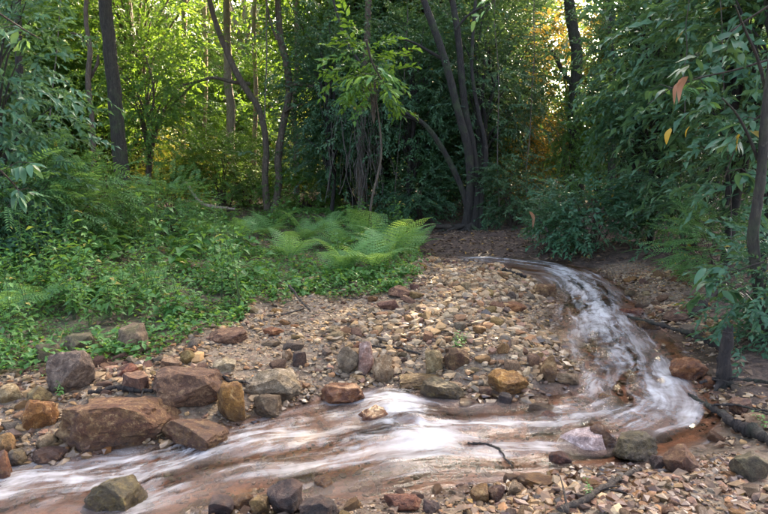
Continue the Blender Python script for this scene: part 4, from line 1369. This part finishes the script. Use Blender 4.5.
row('young_mid', [-60, -20, 20, 60, 100], 16, 19, .95, 1.2, 'leafy understory tree', 'young tree')
row('young_dark', [322, 352, 395, 430, 490, 625, 650, 680, 715, 750, 790], 16.5, 20, .95, 1.25, 'dark understory tree', 'young tree')
row('young_dark', [505, 530, 560, 590], 20, 22, .95, 1.2, 'shaded understory tree', 'young tree')
row('tall_mid', [-90, -30, 20, 70, 115, 138, 325, 352], 20, 25, .9, 1.1, 'mid-green tall tree', 'tree')
row('tall_dark', [380, 420, 470, 520, 570, 620, 670, 720, 770, 830, 880], 21, 26, .9, 1.15, 'dark tall tree', 'tree')
row('young_mid', [150, 172, 195, 215, 245, 268, 310], 25, 31, 1.0, 1.3, 'sunlit understory tree', 'young tree')
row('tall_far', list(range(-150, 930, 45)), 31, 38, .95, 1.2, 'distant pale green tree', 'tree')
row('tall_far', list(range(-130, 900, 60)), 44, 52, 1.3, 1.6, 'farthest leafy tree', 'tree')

row('shrub_dark', list(range(330, 860, 38)), 21, 27, 1.1, 1.5, 'dark low bush', 'shrub')
row('shrub_mid', list(range(-80, 340, 36)), 22, 29, 1.1, 1.6, 'low green bush', 'shrub')
row('shrub_mid', list(range(-100, 880, 48)), 39, 43, 2.4, 3.0, 'distant low bush', 'shrub')

# ------------------------------------------------------------------ lianas and the vine curtain
def strand(px, py0, py1, Y, rpx, seed, lean=0.0):
    r = np.random.default_rng(seed)
    n = 7
    ys = np.linspace(py0, py1, n)
    xs = px + np.cumsum(r.normal(scale=1.6, size=n)) + lean * np.linspace(0, 1, n)
    P = np.array([pix(x, y, Y + r.normal(scale=.06)) for x, y in zip(xs, ys)])
    mb = MB()
    mb.tube(catmull(P, 5), np.full((n - 1) * 5 + 1, rpx * Y / F_PX / 2) * np.linspace(.8, 1.1, (n - 1) * 5 + 1), 5, .1, seed)
    return mb, P


vc = empty('vine_curtain', (pix(360, 212, 14.2)[0], 14.2, H(pix(360, 212, 14.2)[0], 14.2)))
tag(vc, 'grey curtain of hanging dead vines in front of the central trunk', 'vine')
r = np.random.default_rng(3)
for k in range(52):
    px = r.normal(361, 10)
    mb, _ = strand(px, r.uniform(95, 130), r.uniform(160, 212), 14.2 + r.uniform(-.5, .5), r.uniform(.35, .9), 300 + k, r.normal(scale=9))
    link('strand', rel(mb.mesh('strand', M['vine']), vc.location), vc)
LIANAS = [((498, -20), (503, 215), 13.4, 1.6, 'thin liana hanging right of the many-stemmed tree'),
          ((536, -20), (530, 210), 14.0, 1.6, 'thin liana in front of the golden thicket'), ((690, -20), (692, 120), 7.0, 1.8, 'liana hanging from the top at right centre'),
          ((718, -20), (728, 250), 6.8, 2.0, 'liana hanging left of the curving right-edge trunk'), ((268, -20), (262, 120), 14.5, 2.2, 'liana hanging down along the forked tree'),
          ((405, -20), (398, 205), 14.0, 1.6, 'liana hanging left of the leaning dark stems'), ((60, -20), (52, 180), 11.0, 1.8, 'liana hanging at left by the slim dark trunk'),
          ((640, 20), (636, 220), 11.5, 1.6, 'liana hanging in front of the shrubs left of the dark hollow')]
for k, (a, b, Y, wpx, lab) in enumerate(LIANAS):
    mb, P = strand(a[0], a[1], b[1], Y, wpx * .6, 400 + k, b[0] - a[0])
    base = P[-1]
    o = link('liana', rel(mb.mesh('liana', M['vine']), base), None, base)
    tag(o, lab, 'vine')

# ------------------------------------------------------------------ overhanging branch at right with single leaves, withered and yellow leaves
def leaf_mesh(l, w_, mat, curl=.25, seed=0, lobes=6):
    r = np.random.default_rng(seed)
    ts = np.linspace(0, 1, lobes + 1)
    half = w_ / 2 * np.sin(np.pi * ts ** .8) ** .8
    cz = -curl * l * ts ** 2 + .02 * l * np.sin(ts * 9 + seed)
    mid = np.c_[ts * l, np.zeros(lobes + 1), cz]
    lf = np.c_[ts * l * .98, half, cz + .22 * half]
    rt = np.c_[ts * l * .98, -half, cz + .22 * half]
    V = np.vstack([mid, lf, rt])
    n = lobes + 1
    F = []
    for i in range(lobes):
        F += [[i, i + 1, n + i + 1, n + i], [i + 1, i, 2 * n + i, 2 * n + i + 1]]
    return mesh_np('leaf', V, np.array(F), M[mat], {'rnd': np.full(len(V), r.random()), 'rnd2': np.zeros(len(V))}, True)


LEAFM = [leaf_mesh(.17, .06, 'leaf_broad', .3, q) for q in range(5)] + [leaf_mesh(.15, .055, 'leaf_pale', .25, 9)]
LY, LW = leaf_mesh(.15, .065, 'leaf_yellow', .4, 3), leaf_mesh(.17, .10, 'leaf_withered', .5, 4)


def spray_branch(label, pts, Y, nleaf, seed, lscale=1.0, special=(), name='leafy_branch', wpx=2.2, pale=0.0):
    """a hanging branch: twig and each leaf on its own"""
    r = np.random.default_rng(seed)
    P = catmull([pix(x, y, Y + .12 * k) for k, (x, y) in enumerate(pts)], 8)
    b = P[0]
    e = tag(empty(name, b), label, 'branch')
    mb = MB()
    mb.tube(P, np.linspace(wpx, wpx * .4, len(P)) * Y / F_PX / 2, 6)
    sub = []
    for q in range(max(2, nleaf // 9)):
        t = r.uniform(.15, .95)
        p0 = P[int(t * (len(P) - 1))]
        d = np.array([r.normal(), r.normal(), r.uniform(-.6, .3)])
        d /= np.linalg.norm(d)
        L = r.uniform(.18, .38) * lscale
        sp = np.array([p0, p0 + d * L * .5 + [0, 0, .02], p0 + d * L + [0, 0, -.06]])
        mb.tube(sp, [.004, .003, .002], 4)
        sub.append(sp)
    tw_o = link('twig', rel(mb.mesh('twig', M['twig']), b), e)
    for k in range(nleaf):
        sp = sub[k % len(sub)]
        t = r.uniform(.2, 1)
        p = sp[0] * (1 - t) + sp[2] * t if t < .9 else sp[2]
        yaw = math.atan2(sp[2][1] - sp[0][1], sp[2][0] - sp[0][0]) + r.normal(scale=.9)
        me = LEAFM[5] if r.random() < pale else LEAFM[int(r.integers(5))]
        link('leaf', me, tw_o, Vector(p - b), Euler((r.normal(scale=.5), r.uniform(-.1, .9), yaw), 'XYZ'), lscale * r.uniform(.7, 1.2))
    for (x, y, me, s, lab) in special:
        p = pix(x, y, Y)
        o = link('leaf', me, tw_o, Vector(p - b), Euler((r.normal(scale=.3), .9, r.uniform(2.6, 3.6) if x > 650 else r.uniform(-.4, .4)), 'XYZ'), s)
        o['label'] = lab
    return e


spray_branch('leafy branch with pinkish withered leaves hanging above the dark hollow', [(768, 60), (735, 70), (700, 78), (672, 88), (648, 104)], 5.6, 46, 1, .95,
             [(688, 76, LW, 1.35, 'pinkish withered leaf'), (682, 80, LW, 1.2, 'pinkish withered leaf'), (671, 128, LY, 1.0, 'yellow drooping leaf'), (690, 126, LY, .7, 'small yellow leaf')], pale=.35)
spray_branch('drooping dark leafy branch in the upper right corner', [(770, 5), (740, 25), (712, 45), (690, 62)], 5.2, 44, 2, 1.0)
spray_branch('leafy branch hanging in front of the curving right-edge trunk', [(768, 110), (750, 125), (735, 150), (722, 185)], 4.9, 44, 3, .9, [(745, 128, LY, 1.2, 'mottled yellow leaf')])
spray_branch('broad-leaved low branch over the right bank beside the curving trunk', [(764, 262), (745, 268), (722, 280), (700, 300)], 4.7, 36, 4, .9)
spray_branch('leafy branch at the upper left corner of the picture', [(-6, 10), (12, 22), (28, 32), (42, 40)], 6.2, 30, 5, 1.0)
spray_branch('glossy leafy branch at the left edge above the shrubs', [(-6, 165), (8, 178), (20, 192), (30, 205)], 6.2, 34, 6, 1.0)
spray_branch('bright pale-leaved branch drooping in the centre of the forest', [(366, 40), (372, 62), (382, 80), (396, 98)], 9.0, 44, 7, 1.3, wpx=2.6, pale=.8)
spray_branch('small pale-tipped branch hanging at the top centre', [(500, -10), (494, 0), (488, 10), (484, 18)], 7.5, 9, 8, .95, wpx=1.6, pale=.8)
spray_branch('twig with one pinkish withered leaf over the far bank', [(548, 232), (541, 222), (535, 214)], 9.8, 6, 9, .8, [(529, 211, LW, 1.6, 'pinkish withered leaf')])

# ------------------------------------------------------------------ ferns and herbs
def frond_mesh(L, seed, npair=14):
    r = np.random.default_rng(seed)
    Vs, Fs, A = [], [], []
    off = 0
    ts = np.linspace(.16, .985, npair)

    def rach(t):
        return np.array([L * (t - .12 * t ** 3), 0, L * (.55 * t - .62 * t * t)])
    for t in ts:
        p = rach(t)
        slope = .55 - 1.24 * t
        pl = L * .36 * (1 - t) ** .7 * (.35 + min(1, t * 3.2) * .65) + .012
        for sgn in (-1, 1):
            ax = np.array([.45, sgn * .9, slope * .4 - .08])
            ax /= np.linalg.norm(ax)
            fw = np.array([.9, -sgn * .45, slope * .8])
            fw /= np.linalg.norm(fw)
            m = 6
            for q in range(m):
                u0, u1 = q / m, (q + 1) / m
                wq = pl * .115 * (1 - .7 * (q + .5) / m) + .003
                a0 = p + ax * pl * u0 - np.array([0, 0, .12 * pl * u0 ** 2])
                a1 = p + ax * pl * u1 - np.array([0, 0, .12 * pl * u1 ** 2])
                am = p + ax * pl * (u0 + .75 * (u1 - u0)) - np.array([0, 0, .12 * pl * u0 ** 2])
                V = np.array([a0, am + fw * wq, a1, am - fw * wq])
                Vs.append(V)
                Fs.append(np.array([[0, 1, 2], [0, 2, 3]]) + off)
                A.append(np.full(4, .35 + .4 * t + .2 * r.random()))
                off += 4
    mb = MB()
    mb.tube(np.array([rach(t) for t in np.linspace(0, 1, 8)]), np.linspace(.006, .0015, 8) * (L / .7), 4, cap=False)
    tv = mb.V[0]
    tf = mb.Q[0]
    Fs.append(np.vstack([tf[:, [0, 1, 2]], tf[:, [0, 2, 3]]]) + off)
    Vs.append(tv)
    A.append(np.full(len(tv), .2))
    a = np.concatenate(A)
    return mesh_np('frond', np.vstack(Vs), np.vstack(Fs), M['fern'], {'rnd': a, 'rnd2': np.zeros(len(a))}, False)


FR = [frond_mesh(.75, q) for q in range(4)]


def fern(px, py, n, s, seed, label, spread=6.28, face=0.0):
    b = at(px, py)
    e = tag(empty('fern', b, face, 1.0), label, 'fern')
    r = np.random.default_rng(seed)
    for k in range(n):
        a = (k + r.uniform(-.3, .3)) / n * spread
        link('frond', FR[int(r.integers(4))], e, (0, 0, .02), Euler((r.normal(scale=.2), r.uniform(-1.0, -.3), a), 'XYZ'), 1.0 * s * r.uniform(.7, 1.15))
    return e


FERNS = [(365, 246, 10, 1.45, 'tall bracken fern arching over the top of the gravel bar'), (338, 252, 9, 1.0, 'bushy fern left of the tall bracken fern'), (394, 262, 9, 1.15, 'broad fern at the right end of the weeds by the bar'),
         (305, 244, 9, 1.05, 'fern in the weeds right of the orange-leaved clump'), (270, 238, 9, 1.1, 'fern below the forked tree'), (240, 244, 8, .95, 'fern in the weeds left of the forked tree'),
         (372, 274, 9, 1.0, 'low fern on the edge of the gravel near the reddish stone'), (205, 240, 8, .9, 'fern in the open grass at left centre'), (40, 312, 6, .75, 'bright fern on the left bank above the mossy stones'),
         (8, 318, 6, .75, 'bright fern at the left edge above the rocks'), (150, 300, 7, .6, 'small fern among the broad-leaved herbs at left'), (414, 254, 8, 1.0, 'fern by the far water beyond the bar'), (345, 276, 8, .9, 'fern just above the gravel right of the bar twig'), (330, 238, 9, 1.2, 'tall fern behind the bushy fern'), (290, 262, 8, .8, 'fern in front of the weeds near the bar twig')]
for k, (px, py, n, s, lab) in enumerate(FERNS):
    fern(px, py, n, s, 60 + k, lab)


def herb_variant(seed, h=.42, n=11, l=.13, w_=.07, mat='herb'):
    r = np.random.default_rng(seed)
    V0, F0 = leaf_shape(l, w_, .25, .25)
    Vs, Fs, A, B = [], [], [], []
    mb = MB()
    stems = 3
    k = 0
    for s in range(stems):
        tip = np.array([r.normal(scale=.12), r.normal(scale=.12), h * r.uniform(.7, 1.1)])
        P = np.array([[0, 0, -.03], tip * [.3, .3, .5], tip])
        mb.tube(catmull(P, 3), np.linspace(.0035, .0015, 7), 4, cap=False)
        for q in range(n):
            t = .3 + .7 * q / (n - 1)
            p = P[1] * (1 - t) * 2 * t + tip * t * t
            p = tip * np.array([t ** 1.5, t ** 1.5, t])
            R = rot_stack(np.array([q * 2.4 + r.normal(scale=.3)]), np.array([r.uniform(-.35, .35)]), np.array([r.normal(scale=.25)]))[0]
            Vs.append(V0 @ R.T * r.uniform(.6, 1.15) * (1.15 - .5 * t) + p)
            Fs.append(F0 + k * 5)
            A.append(np.full(5, r.random()))
            B.append(np.full(5, r.random()))
            k += 1
    lv = mesh_np('leaves', np.vstack(Vs), np.vstack(Fs), M[mat], {'rnd': np.concatenate(A), 'rnd2': np.concatenate(B)}, False)
    return lv, mb.mesh('stem', M['herb_stem'])


HV = [herb_variant(1), herb_variant(2, .55, 12, .12, .055), herb_variant(3, .35, 9, .17, .10), herb_variant(4, .6, 16, .07, .03), herb_variant(5, .3, 10, .10, .06)]


def herb(p, s, label, group=None, q=None, name='herb', cat='plant'):
    lv, st = HV[q if q is not None else int(prng.integers(len(HV)))]
    e = tag(empty(name, p, prng.uniform(0, 6.28), s), label, cat, group)
    link('stem', st, e)
    link('foliage', lv, e)


HERBS = [(155, 262, 2.0, 1, 'dark-stemmed leafy seedling standing alone in the grass at left'), (130, 318, 1.1, 2, 'broad-leaved herb above the tan pointed boulder'), (165, 322, 1.0, 2, 'broad-leaved herb with one big heart-shaped leaf'),
         (240, 312, 1.35, 3, 'upright thin-leaved herb at the edge of the bar'), (222, 300, 1.1, 3, 'thin-leaved herb left of the upright one'), (78, 300, 1.5, 1, 'tall seedling below the feathery sapling on the left'),
         (110, 322, 1.2, 0, 'leafy herb left of the broad-leaved herbs'), (455, 352, .55, 4, 'small green herb alone on the gravel bar'), (462, 347, .4, 4, 'tiny herb behind the small herb on the gravel bar'),
         (590, 500, .30, 4, 'tiny green seedling beside the stick on the near shore'), (763, 432, .4, 4, 'small green seedling at the right edge above the log'), (45, 292, 1.3, 0, 'leafy herb above the bright fern on the left bank'),
         (20, 345, .7, 4, 'low weed on the left bank above the mossy stone'), (85, 370, .5, 4, 'low weed growing between slab and brown boulder'), (100, 362, .5, 4, 'low weed behind the largest brown boulder'), (62, 400, .4, 4, 'small weed left of the flat grey-brown slab')]
for px, py, s, q, lab in HERBS:
    herb(at(px, py), s, lab, None, q)
GREEN_UP = wpoly([(-60, 245), (60, 238), (250, 226), (395, 232), (405, 268), (330, 286), (255, 292), (205, 316), (150, 336), (60, 352), (-60, 372)])
r = np.random.default_rng(12)
FP_ = [at(f_[0], f_[1])[:2] for f_ in FERNS]
for c in pick_poly(GREEN_UP, 230, r):
    if any(((c - f_) ** 2).sum() < .55 or (abs(c[0] / c[1] - f_[0] / f_[1]) < .07 and f_[1] - 1.6 < c[1] < f_[1]) for f_ in FP_):
        continue
    q = int(r.integers(len(HV)))
    hz = ('leafy', 'tall', 'broad-leaved', 'thin-leaved', 'low')[q]
    ux = 384 + F_PX * c[0] / c[1]
    wh = ('near the left edge' if ux < 60 else 'below the tall straight trunk' if ux < 180 else 'below the forked tree' if ux < 300 else 'beside the ferns') + (' at the front' if c[1] < 7 else ' at the back' if c[1] > 9.5 else '')
    herb((c[0], c[1], H(c[0], c[1])), r.uniform(.9, 1.6), f'{hz} green herb in the undergrowth {wh}', f'{hz} herbs in the undergrowth {wh}', q)

for c in pick_poly(wpoly([(-20, 285), (150, 285), (205, 316), (130, 340), (-20, 352)]), 60, r):
    q = int(r.integers(len(HV)))
    hz = ('leafy', 'tall', 'broad-leaved', 'thin-leaved', 'low')[q]
    herb((c[0], c[1], H(c[0], c[1])), r.uniform(.6, 1.1), f'{hz} weed on the left bank upslope of the mossy stones', f'{hz} weeds on the left bank', q)

# ground cover (nobody could count it)
def cover(name, label, pts, seed, mat, l, w_, n, h, spread=1.0):
    r = np.random.default_rng(seed)
    m = len(pts) * n
    V0, F0 = leaf_shape(l, w_, .2, .3)
    base = np.repeat(np.c_[pts, lookup(ZG, pts[:, 0], pts[:, 1])], n, 0)
    R = rot_stack(r.uniform(0, 6.28, m), r.uniform(-.2, 1.0, m) * spread, r.normal(scale=.3, size=m))
    base += np.c_[r.normal(scale=.03, size=(m, 2)), r.random(m) * h]
    V = np.einsum('nij,vj->nvi', R, V0) * r.uniform(.6, 1.3, m)[:, None, None] + base[:, None, :]
    F = F0[None] + (np.arange(m) * 5)[:, None, None]
    a = np.clip(np.repeat(r.random(len(pts)), n) * .6 + r.random(m) * .4, 0, 1)
    me = mesh_np(name, V.reshape(-1, 3), F.reshape(-1, 3), M[mat], {'rnd': np.repeat(a, 5), 'rnd2': np.repeat(r.random(m), 5)}, False)
    return tag(link(name, me), label, None, None, 'stuff')


def near_keep(pts, r, y0=5.0):
    return pts[r.random(len(pts)) < np.clip((y0 + 2) / pts[:, 1], .2, 1)]


GB = wpoly([(-90, 222), (60, 214), (250, 206), (420, 214), (416, 250), (420, 278), (392, 294), (330, 300), (262, 303), (215, 330), (150, 356), (60, 372), (-90, 395)])
gp = near_keep(scatter(GB, 120, r), r)
gp = gp[fbm(np.c_[gp * 1.1, np.zeros(len(gp))], 3, 91) > -.15]
cover('ground_cover', 'low leafy weeds carpeting the left bank', gp, 1, 'herb', .07, .038, 9, .13)
gp = near_keep(scatter(GB, 60, r), r)
gp = gp[fbm(np.c_[gp * 1.3, np.zeros(len(gp))], 3, 95) > .2]
cover('grass', 'short grass blades between the weeds on the left bank', gp, 2, 'herb', .13, .008, 5, .01, 1.1)
gp = near_keep(scatter(GB, 75, r), r)
cover('creeping_weeds', 'tiny creeping leaves spread over the soil of the left bank', gp, 5, 'herb', .045, .026, 7, .05)
gp = scatter(GB, 45, r)
cover('bank_litter', 'straw-coloured dead leaves between the weeds', gp, 6, 'litter', .08, .04, 2, .03, .4)
# leaf litter on the floor
LIT = np.array([[-9, 9.5], [9, 9.5], [9, 24], [-9, 24]], float)
lp = r.uniform((-9, 8), (10, 24), (9000, 2))
k = (lookup(SDG, lp[:, 0], lp[:, 1]) > .25) & ~inside(BAR, lp[:, 0], lp[:, 1])
cover('leaf_litter', 'brown fallen leaves on the forest floor', lp[k], 3, 'litter', .10, .05, 2, .01, .25)
FARB = wpoly([(400, 226), (470, 230), (560, 236), (610, 250), (600, 262), (560, 261), (480, 256), (400, 254)])
lq = np.vstack([scatter(FARB, 130, r), scatter(RIGHTB, 60, r), r.uniform((1.0, 1.8), (5.5, 9), (1800, 2)), scatter(LEFTSH, 60, r), scatter(GB, 22, r), scatter(BAR, 14, r), scatter(NEARSH, 40, r)])
k = (lookup(SDG, lq[:, 0], lq[:, 1]) > .12)
cover('fallen_leaves', 'scattered dry leaves on the banks and bar', lq[k], 4, 'litter', .085, .042, 1, .02, .3)

# ------------------------------------------------------------------ sticks, logs, stump
def stick(label, pts, wpx, mat='wet_wood', lift=.02, name='stick', cat='stick', off=None, twigs=0, seed=0, rough=.15, sides=8):
    """lies on the ground under the given picture points; off lifts single points (m)"""
    P = []
    for k, (x, y) in enumerate(pts):
        p = at(x, y)
        p = np.array([p[0], p[1], p[2] + lift + (off[k] if off else 0)])
        P.append(p)
    P = np.array(P)
    wz = lookup(WLG, P[:, 0], P[:, 1])
    insw = lookup(SDG, P[:, 0], P[:, 1]) < 0
    P[:, 2] = np.where(insw, np.maximum(P[:, 2], wz + .015 + (np.array(off) if off else 0)), P[:, 2])
    Y = P[:, 1].mean()
    C = catmull(P, 16)
    jr = np.random.default_rng(seed + 70)
    jit = np.cumsum(jr.normal(size=(len(C), 3)), 0)
    jit -= np.linspace(0, 1, len(C))[:, None] * jit[-1]
    C = C + jit * np.array([1, 1, .25]) * .0045
    R = np.interp(np.linspace(0, 1, len(C)), np.linspace(0, 1, len(wpx) if hasattr(wpx, '__len__') else 2), wpx if hasattr(wpx, '__len__') else [wpx, wpx * .6]) * Y / F_PX / 2
    R = R * (1 + .22 * jr.normal(size=len(C)).clip(-1, 2))
    mb = MB()
    mb.tube(C, R, 10, .4, seed)
    r = np.random.default_rng(seed)
    for q in range(twigs):
        p0 = C[int(r.integers(2, len(C) - 2))]
        d = np.array([r.normal(), r.normal() * .5, abs(r.normal()) * .15])
        d /= np.linalg.norm(d)
        L = r.uniform(.1, .22)
        mb.tube(np.array([p0, p0 + d * L * .5, p0 + d * L + [0, 0, -.02]]), [.007, .005, .002], 5)
    b = C[0].copy()
    o = link(name, rel(mb.mesh(name, M[mat]), b), None, b)
    return tag(o, label, cat)


stick('thick brown stick lying on the near shore at bottom right', [(560, 518), (585, 504), (612, 487), (640, 475)], [6.5, 7, 6, 4], 'twig', .03, twigs=3, seed=1)
stick('thin dark curved twig lying over the water near the bottom', [(469, 461), (485, 462), (498, 467), (512, 476)], [2.4, 2.2, 1.6], 'wet_wood', .05, seed=2)
stick('thin dark branch leaning over the rapids from the right bank', [(628, 328), (648, 334), (668, 342), (692, 351), (722, 357)], [2.6, 3.6, 4, 4.5], 'wet_wood', .05, twigs=1, seed=3, off=[.02, .06, .08, .08, .02])
stick('black wet log lying across the right bank below the stump', [(688, 402), (705, 412), (728, 428), (750, 440), (775, 452)], [3, 6, 9, 10, 10], 'wet_wood', .05, 'log', 'log', seed=4, twigs=3)
stick('thin dark branch lying behind the wet log on the right bank', [(700, 392), (722, 386), (745, 388), (772, 392)], [3, 3.5, 3], 'wet_wood', .06, twigs=3, seed=5)
stick('forked dark twig above the wet log', [(712, 418), (735, 417), (758, 424), (775, 428)], [2.5, 2.5, 2], 'wet_wood', .08, twigs=2, seed=6)
stick('short dark driftwood at the bar edge where the stream bends', [(503, 272), (514, 276), (526, 280)], [4, 4, 3], 'wet_wood', .04, seed=7)
stick('thin twig sticking up on the bar by the weeds', [(290, 299), (300, 308), (310, 314)], [2.2, 2, 1.5], 'twig', .03, seed=8, off=[.12, .05, 0])
stick('thin straight twig lying on the gravel below the weeds', [(268, 318), (286, 316), (304, 311)], [1.6, 1.8, 1.4], 'twig', .02, seed=9)
stick('dark twig lying on the bar right of the three upright stones', [(372, 350), (395, 352), (420, 358)], [2, 2.6, 2], 'wet_wood', .03, seed=10)
stick('dark branch leaning on the right bank above the flat pinkish rock', [(690, 322), (702, 310), (714, 298), (726, 290)], [5, 6, 6, 5], 'wet_wood', .06, seed=12)
stick('pale fallen branch lying in front of the pale bush at left centre', [(188, 222), (202, 224), (222, 224), (236, 225)], [2.5, 3.2, 2.4], 'bark_pale', .05, 'fallen_branch', 'branch', seed=13, off=[.9, .45, .3, .3])
stick('long dark fallen trunk lying on the litter behind the ferns', [(375, 226), (400, 226), (430, 228), (452, 230)], [5, 5, 4], 'twig', .06, 'fallen_log', 'log', seed=14)
stick('wet dark roots and sticks at the foot of the maroon slab', [(205, 372), (220, 378), (232, 384), (246, 386)], [3, 3.5, 2.5], 'wet_wood', .03, twigs=4, seed=15, name='driftwood')
stick('black wet driftwood between brown boulder and slab', [(90, 398), (112, 394), (135, 397), (152, 398)], [4, 5, 3], 'wet_wood', .04, twigs=3, seed=16, name='driftwood')

sb = at(722, 387)
mb = MB()
top = pix(728, 332, sb[1])
P = catmull([sb - [0, 0, .15], sb, sb * .5 + top * .5 + [-.006, 0, 0], top], 6)
mb.tube(P, np.interp(np.linspace(0, 1, len(P)), [0, .3, .6, 1], [.062, .05, .044, .038]), 14, .35, 5)
rs = np.random.default_rng(4)
for k in range(9):      # splinters of the broken end
    a = k / 9 * 6.28
    p0 = top + np.array([math.cos(a) * .024, math.sin(a) * .024, -.03])
    mb.tube(np.array([p0, p0 + [0, 0, .03], p0 + [.004, 0, rs.uniform(.035, .085)]]), [.013, .011, .002], 5)
for k in range(4):      # stubs of roots
    a = k * 1.7 + .4
    q0 = sb + np.array([0, 0, .05])
    q1 = sb + np.array([math.cos(a) * .13, math.sin(a) * .13, -.02])
    mb.tube(np.array([q0, (q0 + q1) / 2 + [0, 0, .015], q1]), [.03, .022, .008], 6, .2, k)
o = link('stump', rel(mb.mesh('stump', M['wet_wood'], True), sb), None, sb)
tag(o, 'black broken post-like stump standing on the right bank', 'stump')
